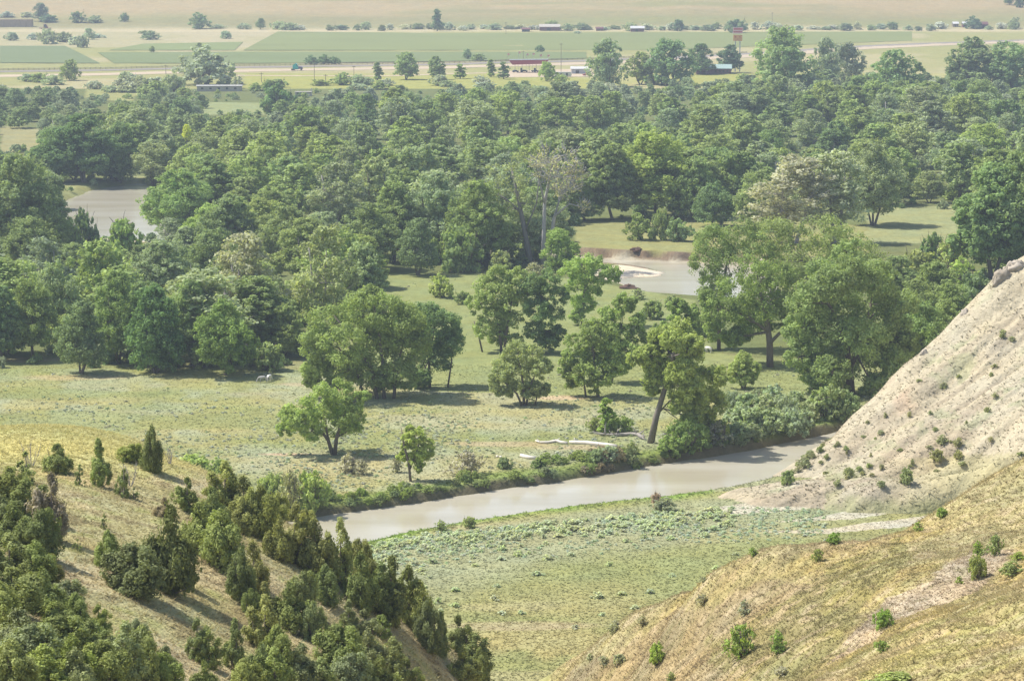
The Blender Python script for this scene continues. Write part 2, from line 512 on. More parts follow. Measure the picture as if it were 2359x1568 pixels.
# ------------------------------------------------------------------ hills (thin-plate surfaces)
class Hill:
    def __init__(s, pts, extra, lam=0.003):
        P = [atY(*p) for p in pts] + [np.array(e, float) for e in extra]
        s.P = np.array(P); n = len(P); s.sc = 50.0
        xy = s.P[:, :2] / s.sc
        d2 = ((xy[:, None] - xy[None]) ** 2).sum(-1)
        K = np.where(d2 > 0, 0.5 * d2 * np.log(d2 + 1e-12), 0) + lam * np.eye(n)
        Q = np.concatenate([np.ones((n, 1)), xy], 1)
        A = np.block([[K, Q], [Q.T, np.zeros((3, 3))]])
        s.w = np.linalg.solve(A, np.concatenate([s.P[:, 2], np.zeros(3)]))

    def z(s, X, Y):
        X = np.atleast_1d(np.asarray(X, float)); Y = np.atleast_1d(np.asarray(Y, float))
        x, y = X / s.sc, Y / s.sc
        out = s.w[-3] + s.w[-2] * x + s.w[-1] * y
        for i in range(len(s.P)):
            d2 = (x - s.P[i, 0] / s.sc) ** 2 + (y - s.P[i, 1] / s.sc) ** 2
            out = out + s.w[i] * 0.5 * d2 * np.log(d2 + 1e-12)
        return out


def behind(sil, steps, ox=0.0):
    e = []
    for p in sil:
        q = atY(*p)
        for dy, dz in steps:
            e.append((q[0] * (1 + dy / q[1]) + ox * dy, q[1] + dy, q[2] - dz))
    return e


silL = [(-120, 988, 292), (0, 985, 290), (150, 984, 290), (300, 1008, 286), (400, 1058, 281), (520, 1112, 274)]
silL2 = [(640, 1195, 268), (760, 1262, 262), (860, 1330, 258), (960, 1420, 256), (1040, 1500, 254), (1100, 1572, 252)]
ptsL = silL + silL2 + [(-150, 1100, 248), (0, 1100, 246), (0, 1250, 208), (-150, 1250, 205), (0, 1400, 178), (0, 1568, 152), (-150, 1568, 145), (300, 1150, 250), (300, 1300, 218),
                       (300, 1450, 193), (300, 1568, 174), (600, 1250, 252), (600, 1400, 224), (600, 1568, 197), (830, 1400, 242), (880, 1568, 222), (1000, 1568, 240),
                       (1080, 1720, 236), (600, 1750, 172), (0, 1750, 130), (0, 1042, 268), (150, 1042, 267), (-120, 1045, 269), (150, 1200, 228), (450, 1250, 235), (450, 1500, 197), (750, 1480, 222)]
extL = behind(silL, ((12, 3.4), (34, 20), (75, 58))) + [(q[0] + 4, q[1] + 6, q[2] - 5) for q in map(lambda p: atY(*p), silL2)] + \
    [(q[0] + 22, q[1] + 16, q[2] - 25) for q in map(lambda p: atY(*p), silL2)]
HL = Hill(ptsL, extL)

silR = [(1560, 1358, 312), (1650, 1305, 298), (1750, 1264, 289), (1850, 1248, 285), (1950, 1250, 284), (2060, 1222, 287), (2110, 1195, 291), (2220, 1130, 297), (2358, 1058, 302), (2480, 1000, 306)]
ptsR = silR + [(1500, 1400, 326), (1400, 1470, 346), (1300, 1568, 336), (1500, 1568, 286), (1500, 1480, 306), (1700, 1568, 251), (1700, 1450, 271), (1800, 1350, 278), (1900, 1450, 248),
               (1900, 1330, 270), (1950, 1528, 230), (2050, 1446, 231), (2200, 1398, 232), (2200, 1300, 255), (2300, 1230, 268), (2358, 1150, 281), (2358, 1346, 236), (2230, 1350, 246), (2358, 1290, 252), (2480, 1250, 250),
               (1850, 1570, 206), (1980, 1502, 204), (2100, 1445, 204), (2220, 1392, 207), (2358, 1334, 211), (2480, 1290, 214), (2000, 1568, 180), (2200, 1568, 166),
               (2358, 1568, 157), (2358, 1450, 181), (2200, 1480, 184), (2200, 1720, 142), (2450, 1720, 136), (1900, 1720, 168), (1300, 1720, 300), (1600, 1720, 235)]
extR = behind(silR, ((12, 6), (40, 30))) + [tuple(at(*p)) for p in ((1240, 1568, 0.2), (1330, 1500, 0.2), (1130, 1568, -4), (1250, 1450, -7), (1420, 1380, -10), (1150, 1720, -3))]
HR = Hill(ptsR, extR)

silB = [(1893, 1014, 505), (1950, 962, 512), (2040, 880, 520), (2120, 808, 525), (2215, 712, 530), (2300, 624, 533), (2358, 590, 535), (2500, 470, 545), (2640, 350, 556)]
ptsB = silB + [(1900, 1090, 490), (2000, 1000, 501), (2000, 1100, 480), (2100, 1000, 493), (2100, 1095, 472), (2200, 900, 506), (2200, 1000, 488), (2200, 1080, 467), (2300, 800, 513),
               (2300, 950, 490), (2300, 1050, 463), (2358, 700, 521), (2358, 850, 503), (2358, 1000, 471), (2500, 800, 506), (2500, 1000, 470), (2700, 800, 500), (2700, 1000, 465)]
extB = behind(silB, ((9, 7), (28, 26)), -0.15) + [tuple(at(*p)) for p in ((1880, 1030, 0), (1815, 1102, 0), (1700, 1162, 0), (1850, 1172, 0), (2000, 1187, 0), (2130, 1184, 0), (2280, 1150, 0),
                                                                     (1600, 1150, -6), (1740, 1040, -9), (2000, 1270, -6), (2200, 1270, -6), (2450, 1240, -4))]
HB = Hill(ptsB, extB)


def hillL_z(X, Y):
    return HL.z(X, Y) + 0.5 * (fbm(X / 7, Y / 7, 71, 4) - 0.5) + 1.0 * (fbm(X / 22, Y / 22, 73, 2) - 0.5)


def hillR_z(X, Y):
    rill = np.abs(fbm(X / 9 + Y / 30, Y / 26, 79, 3) - 0.5) * 2
    return HR.z(X, Y) + 0.55 * (fbm(X / 6, Y / 6, 77, 4) - 0.5) - 0.8 * (1 - rill) ** 3


def bluff_z(X, Y):
    a = X * 0.86 + Y * 0.5; b = -X * 0.5 + Y * 0.86
    rill = np.abs(fbm(b / 5.0, a / 60, 83, 3) - 0.5) * 2
    ril2 = np.abs(fbm(b / 2.1, a / 22, 84, 2) - 0.5) * 2
    return HB.z(X, Y) - 0.9 * (1 - rill) ** 4 - 0.45 * (1 - ril2) ** 4 + 0.5 * np.maximum(0, fbm(a / 3.2, b / 30, 88, 3) - .5) + 0.9 * (fbm(X / 5, Y / 5, 85, 4) - 0.5) + 0.32 * (fbm(b / 1.1, a / 5, 86, 2) - 0.5)


def grid_hill(name, fn, colfn, x0, x1, y0, y1, step, mat):
    xs = np.arange(x0, x1, step); ys = np.arange(y0, y1, step)
    Y, X = np.meshgrid(ys, xs, indexing='ij')
    Z = fn(X.ravel(), Y.ravel()).reshape(X.shape)
    px, py, _ = proj(X, Y, Z)
    col = colfn(X, Y, Z, px, py)
    i = np.arange(X.size).reshape(X.shape)
    q = np.stack([i[:-1, :-1], i[:-1, 1:], i[1:, 1:], i[1:, :-1]], -1).reshape(-1, 4)
    zq = Z.ravel()[q].max(1)
    q = q[zq > -1.5]
    u, inv = np.unique(q, return_inverse=True)
    V = np.stack([X, Y, Z], -1).reshape(-1, 3)[u]
    V[:, 2] = np.maximum(V[:, 2], -3.0)
    return struct(link(name, mesh_np(name, V, inv.reshape(-1, 4), mat, col=col.reshape(-1, 3)[u], smooth=True)))


def colL(X, Y, Z, px, py):
    n1 = fbm(X / 8, Y / 8, 91, 4)[..., None]; n2 = fbm(X / 2.2, Y / 2.2, 93, 3)[..., None]
    c = C(0.425, 0.38, 0.195) * np.ones(X.shape + (3,))
    w = sst(0.45, 0.65, n1); c = c * (1 - w) + C(0.50, 0.42, 0.24) * w
    w = sst(0.58, 0.70, n2) * 0.45; c = c * (1 - w) + C(0.21, 0.155, 0.09) * w
    w = sst(0.40, 0.30, n2) * 0.5; c = c * (1 - w) + C(0.37, 0.38, 0.14) * w
    top = (sst(1130, 1040, py) * (px < 620))[..., None] * (0.75 + 0.5 * (n1 - .5))
    c = c * (1 - top) + C(0.48, 0.44, 0.17) * top
    return c


def colR(X, Y, Z, px, py):
    n1 = fbm(X / 7, Y / 7, 95, 4)[..., None]; n2 = fbm(X / 1.8, Y / 1.8, 97, 3)[..., None]
    c = C(0.385, 0.33, 0.165) * np.ones(X.shape + (3,))

    def mix(cc, w):
        nonlocal c
        if w.ndim == 2:
            w = w[..., None]
        w = np.clip(w, 0, 1); c = c * (1 - w) + cc * w
    wx, wy = px + 60 * (n1[..., 0] - .5), py + 50 * (n1[..., 0] - .5)
    mix(C(0.42, 0.335, 0.13), sst(0.5, 0.62, n1) * 0.7)
    mix(C(0.315, 0.25, 0.15), inpoly(wx, wy, [(1330, 1540), (1500, 1440), (1750, 1330), (1900, 1350), (1900, 1450), (1700, 1568), (1650, 1700), (1200, 1700)]) * 0.75)
    mix(C(0.24, 0.23, 0.085), inpoly(wx, wy, [(1620, 1470), (1800, 1390), (1960, 1290), (2080, 1240), (2100, 1290), (1990, 1400), (1940, 1480), (1850, 1560), (1700, 1568), (1640, 1530)]) * (0.35 + 0.9 * (n2[..., 0] - 0.3)))
    mix(C(0.46, 0.37, 0.27), inpoly(wx, wy, [(1900, 1530), (2010, 1420), (2150, 1330), (2250, 1260), (2340, 1270), (2250, 1350), (2120, 1420), (1980, 1490)]) * 0.85)
    mix(C(0.40, 0.335, 0.165), (Y < 222) * 0.8)
    mix(C(0.40, 0.36, 0.15), (Y < 222) * sst(0.45, 0.6, n1[..., 0]) * 0.9)
    mix(C(0.40, 0.32, 0.18), sst(1290, 1245, py) * (px < 2050) * 0.6)
    mix(C(0.41, 0.35, 0.17), (px > 2080) * sst(1260, 1160, py) * 0.7)
    n4 = fbm(X / .9, Y / .9, 98, 3)
    mix(C(0.19, 0.145, 0.085), sst(0.54, 0.66, n2) * 0.4)
    mix(C(0.22, 0.20, 0.09), sst(0.60, 0.70, n4) * 0.5)
    mix(C(0.50, 0.40, 0.24), sst(0.38, 0.30, n4) * 0.5)
    mix(C(0.52, 0.42, 0.28), sst(0.36, 0.28, n2) * 0.45)
    mix(C(0.28, 0.30, 0.12), sst(6, 1, Z) * 0.8)
    return c


def colB(X, Y, Z, px, py):
    a = X * 0.86 + Y * 0.5; b = -X * 0.5 + Y * 0.86
    n1 = fbm(b / 4.0, a / 34, 101, 4); n2 = fbm(X / 2.0, Y / 2.0, 103, 4); n3 = fbm(X / 12, Y / 12, 105, 3)
    c = C(0.445, 0.39, 0.275) * np.ones(X.shape + (3,))

    def mix(cc, w):
        nonlocal c
        w = np.clip(w, 0, 1)[..., None]; c = c * (1 - w) + cc * w
    mix(C(0.37, 0.315, 0.225), sst(0.48, 0.62, n1))
    mix(C(0.46, 0.34, 0.24), sst(0.62, 0.72, n3) * sst(0.4, 0.6, n1) * 0.7)
    mix(C(0.30, 0.255, 0.18), sst(0.62, 0.72, n2) * 0.45)
    mix(C(0.33, 0.34, 0.20), sst(0.42, 0.28, n3) * sst(0.5, .6, n2) * 0.6)
    low = (py > 1050 - 0.05 * (px - 2200)) * sst(960, 1080, py + 90 * (n3 - .5)) * sst(1990, 2220, px)
    mix(C(0.41, 0.37, 0.20), low * 0.8)
    mix(C(0.28, 0.30, 0.13), sst(3.0, 0.3, Z + 3 * (n2 - .5)) * 0.6 * (px > 1900))
    return c


M_HILL = terrain_mat('dry_grass_slope', (0.3, 1.3, 5.5), (0.12, 0.22, 0.28), 0.7, 3.0, hue=((1.05, 0.99, 0.85), (0.94, 1.0, 1.05)))
M_BLUFF = terrain_mat('pale_clay_slope', (0.25, 1.0, 3.5), (0.08, 0.14, 0.18), 0.8, 1.4, hue=((1.03, 1.0, 0.95), (0.98, 1.0, 1.02)))
hill_l = grid_hill('hill', hillL_z, colL, -110, 46, 95, 372, 0.42, M_HILL)
hill_r = grid_hill('hill', hillR_z, colR, -8, 120, 110, 372, 0.42, M_HILL)
bluff = grid_hill('bluff', bluff_z, colB, 15, 190, 408, 620, 0.5, M_BLUFF)


def surf(px, py, fn, y0=95, y1=640, n=1400):
    Y = np.linspace(y0, y1, n); d = ray(px, py); t = Y / d[1]
    X = d[0] * t; Z = HC + d[2] * t
    g = fn(X, Y)
    k = np.nonzero(Z <= g)[0]
    if not len(k):
        return None
    k = k[0]
    return np.array([X[k], Y[k], g[k]])


def all_z(X, Y):
    z = ground_z(X, Y)
    z = np.maximum(z, np.where((X > -110) & (X < 46) & (Y < 372), hillL_z(X, Y), -99))
    z = np.maximum(z, np.where((X > -8) & (Y < 372), hillR_z(X, Y), -99))
    return np.maximum(z, np.where((X > 15) & (Y > 408) & (Y < 620), bluff_z(X, Y), -99))


# ------------------------------------------------------------------ plant generators
def unit(n, g):
    v = g.normal(size=(n, 3)); return v / (np.linalg.norm(v, axis=1, keepdims=True) + 1e-9)


def leaf_quads(P, Nn, L, Wd, g):
    """one small diamond leaf cluster per point"""
    n = len(P)
    t = np.cross(Nn, unit(n, g)); t /= np.linalg.norm(t, axis=1, keepdims=True) + 1e-9
    b = np.cross(Nn, t)
    L = L[:, None]; Wd = Wd[:, None]
    V = np.stack([P - t * L, P + b * Wd + 0.15 * L * t, P + t * L, P - b * Wd + 0.15 * L * t], 1).reshape(-1, 3)
    return V, np.arange(4 * n).reshape(n, 4)


def crown_mesh(name, clumps, nleaf, leaf, g, mat, upb=0.45, jit=0.8, flat=0.8):
    """clumps: (x,y,z,r,tone)"""
    Ps, Ns, Ts = [], [], []
    for (x, y, z, r, tn) in clumps:
        n = max(4, int(nleaf * (0.6 + 0.8 * g.random())))
        d = unit(n, g)
        rr = r * g.random(n) ** 0.45
        P = np.array([x, y, z]) + d * rr[:, None] * np.array([1, 1, flat])
        nn = d + np.array([0, 0, upb]) + jit * g.normal(size=(n, 3)) * 0.6
        nn /= np.linalg.norm(nn, axis=1, keepdims=True)
        Ps.append(P); Ns.append(nn); Ts.append(np.clip(tn + 0.22 * g.normal(size=n), 0, 1))
    P = np.concatenate(Ps); Nn = np.concatenate(Ns); T = np.concatenate(Ts)
    s = leaf * (0.6 + 0.8 * g.random(len(P)))
    V, Q = leaf_quads(P, Nn, s * 0.62, s * 0.40, g)
    return mesh_np(name, V, Q, mat, tone=np.repeat(T, 4))


def curve(p, q, g, bend=0.12, n=5):
    p = np.array(p, float); q = np.array(q, float); L = np.linalg.norm(q - p)
    off = g.normal(size=3) * bend * L; off[2] = abs(off[2]) * 0.4 - 0.05 * L
    t = np.linspace(0, 1, n)[:, None]
    return p + (q - p) * t + off * (4 * t * (1 - t)) * 0.5


def tree_meshes(name, seed, stems, lobes, ncl, nleaf, leaf, leafmat=None, sub=4, crmin=0.5, crmax=1.0, twigs=0, twr=.05, r_clump=0.34, barksides=6):
    """stems: polylines [(x,y,z,r)..]; lobes: (x,y,z,rx,rz)"""
    g = np.random.default_rng(seed)
    mb = MB()
    pts = []
    for st in stems:
        P = [p[:3] for p in st]; mb.tube(P, [p[3] for p in st], barksides + 1)
        for i in range(1, len(st)):
            for t in (0.0, 0.5, 1.0):
                a = np.array(st[i - 1]); b = np.array(st[i]); pts.append(a + (b - a) * t)
    pts = np.array(pts)
    zmax = pts[:, 2].max()
    up = pts[pts[:, 2] > 0.28 * zmax]
    clumps = []
    for (x, y, z, rx, rz) in lobes:
        c = np.array([x, y, z])
        d = np.linalg.norm((up[:, :3] - c) * [1, 1, 1.0], axis=1) + 0.9 * np.maximum(0, up[:, 2] - (z - 0.2 * rz))
        k = np.argmin(d); r0 = max(0.05, up[k, 3] * 0.6)
        cv = curve(up[k, :3], c, g)
        mb.tube(cv, np.linspace(r0, r0 * 0.35, len(cv)), 5, False)
        tone0 = 0.5 + 0.12 * g.normal()
        n = max(4, int(ncl * (0.7 + 0.6 * g.random())))
        dirs = unit(n, g); dirs[:, 2] += 0.15
        dirs /= np.linalg.norm(dirs, axis=1, keepdims=True)
        rad = crmin + (crmax - crmin) * g.random(n) ** 0.6
        for j in range(n):
            p = c + dirs[j] * rad[j] * np.array([rx, rx, rz])
            rc = rx * r_clump * (0.7 + 0.6 * g.random())
            clumps.append((p[0], p[1], p[2], rc, np.clip(tone0 + 0.17 * g.normal(), 0.05, 0.95)))
            if j < sub:
                cv = curve(c - 0.1 * dirs[j], p, g, 0.2, 4)
                mb.tube(cv, np.linspace(r0 * 0.4, r0 * 0.12, 4), 4, False)
            if j < twigs:
                e = p + dirs[j] * rx * (0.25 + 0.5 * g.random()) + np.array([0, 0, 0.3 * rz * g.random()])
                cv = curve(p, e, g, 0.25, 4)
                mb.tube(cv, np.linspace(twr, twr * .3, 4), 3, False)
    me = bpy.data.meshes.new(name + '_trunk'); me.from_pydata([tuple(v) for v in mb.v], [], mb.f); me.materials.append(M_BARK)
    for p in me.polygons:
        p.use_smooth = True
    me.update()
    cm = crown_mesh(name + '_crown', clumps, nleaf, leaf, g, leafmat or M_LEAF) if nleaf else None
    return me, cm


def auto_lobes(seed, H, W, base, n, wide=0.55, rmin=0.19, rmax=0.29, tall=1.0):
    """lobes filling an uneven crown envelope between base*H and H"""
    g = np.random.default_rng(seed)
    L = []
    tries = 0
    while len(L) < n and tries < 4000:
        tries += 1
        r = W * (rmin + (rmax - rmin) * g.random())
        rz = r * (0.75 + 0.4 * g.random()) * tall
        f = g.random()
        z = H * (base + (1 - base) * f)
        z = min(max(z, H * base + rz * 0.8), H - rz)
        env = 0.5 * W * max(0.12, math.sin(math.pi * min(1, max(0, ((z / H - base) / (1 - base)) ** wide))) ** 0.6) * (0.85 + 0.3 * g.random())
        rr = max(0.0, env - r * 0.85) * math.sqrt(g.random())
        an = g.random() * 2 * math.pi
        c = (rr * math.cos(an), rr * math.sin(an), z)
        if all((c[0] - q[0]) ** 2 + (c[1] - q[1]) ** 2 + (c[2] - q[2]) ** 2 > (0.50 * (r + q[3])) ** 2 for q in L):
            L.append((*c, r, rz))
    L.append((0.05 * W * g.normal(), 0.05 * W * g.normal(), H - 0.2 * W * tall, 0.2 * W, 0.2 * W * tall))
    return L


def auto_stems(seed, H, W, nst, base, r, top=0.72, lean=0.0):
    g = np.random.default_rng(seed + 500)
    out = []
    for k in range(nst):
        an = g.random() * 6.28; sp = (0.02 + 0.14 * (nst > 1)) * W
        x0, y0 = (0.2 * sp * math.cos(an), 0.2 * sp * math.sin(an)) if nst > 1 else (0, 0)
        x1, y1 = sp * math.cos(an) * 1.3 + lean * H, sp * math.sin(an) * 1.3
        rr = r * (0.75 + 0.4 * g.random()) / math.sqrt(nst)
        out.append([(x0, y0, -0.6, rr * 1.5), (x0 + .03 * (x1 - x0), y0, 0.6, rr * 1.1), (x0 + 0.45 * (x1 - x0), y0 + .4 * (y1 - y0), H * base * 1.1, rr * 0.85),
                    (x0 + .8 * (x1 - x0) + .02 * W * g.normal(), y0 + .8 * (y1 - y0), H * (base * .5 + top * .5), rr * 0.6), (x1, y1, H * top, rr * 0.28)])
    return out


PROTO = {}


def proto(kind, i, H, W, tm):
    PROTO.setdefault(kind, []).append((H, W, tm))


# cottonwoods, near
for i, (H, W, b, n, ns) in enumerate(((20, 15, .14, 15, 2), (22, 16, .18, 17, 1), (18, 15, .10, 15, 3), (21, 13, .16, 14, 2), (17, 16, .12, 16, 2), (23, 17, .2, 18, 3))):
    L = auto_lobes(100 + i, H, W, b, n + 1, rmin=.22, rmax=.34)
    proto('near', i, H, W, tree_meshes('cottonwood_near%d' % i, 200 + i, auto_stems(100 + i, H, W, ns, b, 0.55), L, 42, 52, 0.46, sub=5, twigs=1, r_clump=.28))
# cottonwoods, middle distance
for i, (H, W, b, n, ns) in enumerate(((19, 15, .12, 13, 2), (21, 15, .16, 14, 1), (17, 16, .08, 13, 3), (20, 13, .14, 12, 2), (16, 15, .1, 12, 2), (22, 17, .15, 15, 2))):
    L = auto_lobes(140 + i, H, W, b, n - 2, rmin=.26, rmax=.38)
    proto('mid', i, H, W, tree_meshes('cottonwood_mid%d' % i, 240 + i, auto_stems(140 + i, H, W, ns, b, 0.5), L, 32, 28, 0.70, sub=3, twigs=1, r_clump=.27))
# thin airy greyish trees with twigs showing
for i, (H, W, b, n) in enumerate(((20, 13, .2, 11), (18, 14, .15, 12), (22, 14, .25, 12))):
    L = auto_lobes(160 + i, H, W, b, n)
    proto('thin', i, H, W, tree_meshes('thin_tree%d' % i, 260 + i, auto_stems(160 + i, H, W, 2, b, 0.5, .8), L, 22, 30, 0.48, sub=10, twigs=8, crmin=.3))
# narrow upright trees
for i, (H, W, b, n) in enumerate(((16, 6, .06, 9), (18, 8, .1, 10))):
    L = auto_lobes(170 + i, H, W, b, n, rmin=.26, rmax=.36)
    proto('narrow', i, H, W, tree_meshes('narrow_tree%d' % i, 270 + i, auto_stems(170 + i, H, W, 1, b, 0.3, .85), L, 14, 20, 0.8))
# round bushes
for i, (H, W, n) in enumerate(((3.0, 4.4, 8), (2.6, 4.0, 7), (3.6, 4.4, 9), (2.4, 5.0, 9))):
    L = auto_lobes(180 + i, H, W, .04, n, rmin=.2, rmax=.3)
    proto('bush', i, H, W, tree_meshes('bush%d' % i, 280 + i, auto_stems(180 + i, H, W, 4, .1, .16, .7), L, 13, 28, 0.26, sub=4, twigs=2))
# airy willow bushes
for i, (H, W, n) in enumerate(((3.0, 4.4, 9), (3.4, 4.0, 9))):
    L = auto_lobes(190 + i, H, W, .05, n, rmin=.18, rmax=.26)
    proto('willow', i, H, W, tree_meshes('willow%d' % i, 290 + i, auto_stems(190 + i, H, W, 7, .1, .2, .85), L, 10, 14, 0.26, sub=9, twigs=7))
# low sage
for i, (H, W, n) in enumerate(((1.0, 1.7, 7), (0.9, 1.5, 6), (1.1, 1.6, 8))):
    L = auto_lobes(196 + i, H, W, .03, n, rmin=.18, rmax=.28)
    proto('sage', i, H, W, tree_meshes('sage%d' % i, 296 + i, auto_stems(196 + i, H, W, 4, .1, .05, .6), L, 7, 12, 0.20, sub=2))


# junipers: upright sprays on a tapering, uneven body
def juniper(seed, H, W, shape, dens=1.0, leaf=0.125):
    g = np.random.default_rng(seed)
    stems = [[(0, 0, -0.4, .16), (0.03, 0, .3, .13), (.05 * W * g.normal(), .05 * W * g.normal(), .5 * H, .08), (0.03 * W * g.normal(), 0, .93 * H, .02)]]
    if shape == 'broad':
        for k in range(3):
            an = g.random() * 6.28
            stems.append([(0, 0, -.2, .12), (.1 * W * math.cos(an), .1 * W * math.sin(an), .3, .1), (.28 * W * math.cos(an), .28 * W * math.sin(an), .6 * H, .04)])
    mb = MB()
    nl = {'column': 2, 'cone': 3, 'broad': 5}[shape]
    lead = []
    for k in range(nl):
        an = 6.283 * (k + g.random() * .7) / nl; q = (0.0 if k == 0 else (.22 + .12 * g.random())) * W
        lead.append((q * math.cos(an), q * math.sin(an), H * (1.0 if k == 0 else .55 + .38 * g.random()), W * (.30 if nl > 2 else .40) * (.8 + .4 * g.random()), (g.random() - .5) * .5))
    cl = []
    for (lx, ly, lh, lr, ln) in lead:
        st = [(0, 0, -.4), (.3 * lx, .3 * ly, .15 * lh), (.8 * lx, .8 * ly, .5 * lh), (lx + ln * .3, ly, .93 * lh)]
        mb.tube(st, [.15, .12, .07, .02], 6)
        t0 = .5 + .14 * g.normal()
        for k in range(int((34 if nl > 2 else 46) * dens * (lh / H) ** .7)):
            f = g.random() ** .95
            z = lh * (.03 + .95 * f)
            env = lr * min(1, 4.5 * f + .5) * (1 - f ** 2.0) ** .7 * (.75 + .5 * g.random())
            an = g.random() * 6.28; rr = env * (.35 + .65 * g.random() ** .5)
            bx, by = lx * min(1, .35 + 1.1 * f), ly * min(1, .35 + 1.1 * f)
            x, y = bx + rr * math.cos(an) + ln * f * .4, by + rr * math.sin(an)
            cl.append((x, y, z, W * (.06 + .07 * g.random()), np.clip(t0 + .19 * g.normal(), .03, .97)))
            if k % 5 == 0:
                cv = curve((bx, by, max(.1, z - .35 * rr - .2)), (x, y, z), g, .1, 4); mb.tube(cv, np.linspace(.04, .012, 4), 4, False)
    # upright spray tips give the ragged outline
    Ps, Ns, Ts = [], [], []
    for (x, y, z, r, tn) in cl:
        m = int(78 * dens ** .5)
        d = unit(m, g)
        P = np.array([x, y, z]) + d * (r * g.random(m) ** .4)[:, None] * np.array([1, 1, 1.6]) + np.array([0, 0, .12]) * g.random((m, 1))
        out = np.array([x, y, 0.0]); out = out / (np.linalg.norm(out) + 1e-6)
        nn = d * 0.8 + out * .5 + np.array([0, 0, .25]) + .45 * g.normal(size=(m, 3)); nn /= np.linalg.norm(nn, axis=1, keepdims=True)
        Ps.append(P); Ns.append(nn); Ts.append(np.clip(tn + .18 * g.normal(size=m), 0, 1))
    P = np.concatenate(Ps); Nn = np.concatenate(Ns); T = np.concatenate(Ts)
    # long axis close to vertical
    m = len(P); upv = np.array([0, 0, 1.0]) + .55 * g.normal(size=(m, 3))
    t = upv - Nn * (upv * Nn).sum(1, keepdims=True); t /= np.linalg.norm(t, axis=1, keepdims=True) + 1e-9
    b = np.cross(Nn, t); s = (leaf * (.6 + .8 * g.random(m)))[:, None]
    V = np.stack([P - t * s * .8, P + b * s * .42, P + t * s * .95, P - b * s * .42], 1).reshape(-1, 3)
    cm = mesh_np('juniper_crown%d' % seed, V, np.arange(4 * m).reshape(m, 4), M_JUN, tone=np.repeat(T, 4))
    me = bpy.data.meshes.new('juniper_trunk%d' % seed); me.from_pydata([tuple(v) for v in mb.v], [], mb.f); me.materials.append(M_BARK); me.update()
    return me, cm


for i, (H, W, sh, dn) in enumerate(((5, 2.2, 'column', 1), (5, 3.2, 'cone', 1.1), (4.2, 3.8, 'broad', 1.15), (4.5, 3.0, 'cone', 1.1), (4.4, 3.6, 'broad', 1.15), (5, 2.8, 'cone', 1), (4.3, 4.0, 'broad', 1.2))):
    proto('juniper', i, H, W, juniper(300 + i, H, W, sh, dn))
proto('sparse_juniper', 0, 4.5, 2.4, juniper(320, 4.5, 2.4, 'cone', .4, .15))
proto('sparse_juniper', 1, 4.5, 2.0, juniper(321, 4.5, 2.0, 'column', .4, .15))

GREEN, BRIGHT, GREY, DARK = (0.120, 0.160, 0.058), (0.145, 0.195, 0.055), (0.140, 0.172, 0.090), (0.090, 0.13, 0.055)
LEAFK = 2.68
TAN, SILVER, JUN, JUNB, SAGE = (0.20, 0.195, 0.145), (0.20, 0.23, 0.185), (0.108, 0.130, 0.048), (0.19, 0.145, 0.085), (0.29, 0.31, 0.255)
YEL, OLIVE = (0.28, 0.31, 0.045), (0.17, 0.19, 0.075)
BARKC, BARKP = (0.16, 0.135, 0.11), (0.36, 0.33, 0.30)
ALL_TREES = []


def jitter(c, a=0.07):
    k = LEAFK * (1 + a * (R.random() * 2 - 1))
    r = min(1.05 * c[0], max(.84 * c[1], c[0] * .97)) if c[0] <= .9 * c[1] else c[0]
    return (r * k * (1 + .05 * (R.random() * 2 - 1)), c[1] * k * .99, 1.03 * c[2] * k * (1 + .12 * (R.random() * 2 - 1)), 1.0)


def plant(name, kind, which, loc, h, w, colour, label, cat, group=None, rz=None, bark=BARKC, parts=True, tm=None, lean=0.0, deep=1.0, crown='crown', trunk='trunk'):
    H, W, (tmesh, cmesh) = PROTO[kind][which % len(PROTO[kind])] if tm is None else tm
    root = empty(name, tuple(loc), R.random() * 6.283 if rz is None else rz)
    if lean:
        root.rotation_euler[1] = lean
    root.scale = (w / W, w / W * deep, h / H)
    tag(root, label, cat, group)
    if tmesh is not None:
        t = link(trunk, tmesh, root); t.color = (*bark, 1)
    if cmesh is not None:
        c = link(crown, cmesh, root); c.color = jitter(colour)
    return root


def on_ground(px, py):
    if py < 76:
        q = surf(px, py, ground_z, 2200, 3490, 1600)
        if q is not None:
            return q
    p = at(px, py, 0.0)
    for _ in range(3):
        z = float(all_z(p[0], p[1])[0]); p = at(px, py, max(z, -.6))
    far = p[1] > 640 or p[1] > np.interp(p[0], _mx, _my)
    for _ in range(40):
        if float(river_sdf(p[:1], p[1:2])[0]) > 2.2:
            break
        p[1] += .5 if far else -.5
    p[2] = float(all_z(p[0], p[1])[0])
    return p


def px_scale(p):
    return F * CT / proj(*p)[2]


def put(name, kind, which, px, py, top, wpx, colour, label, cat='tree', group=None, base=None, **kw):
    p = on_ground(px, py) if base is None else base
    s = px_scale(p)
    kw.setdefault('lean', 0.0)
    o = plant(name, kind, which, (p[0], p[1], p[2] - 0.1), (py - top) / s, wpx / s, colour, label, cat, group, **kw)
    return o

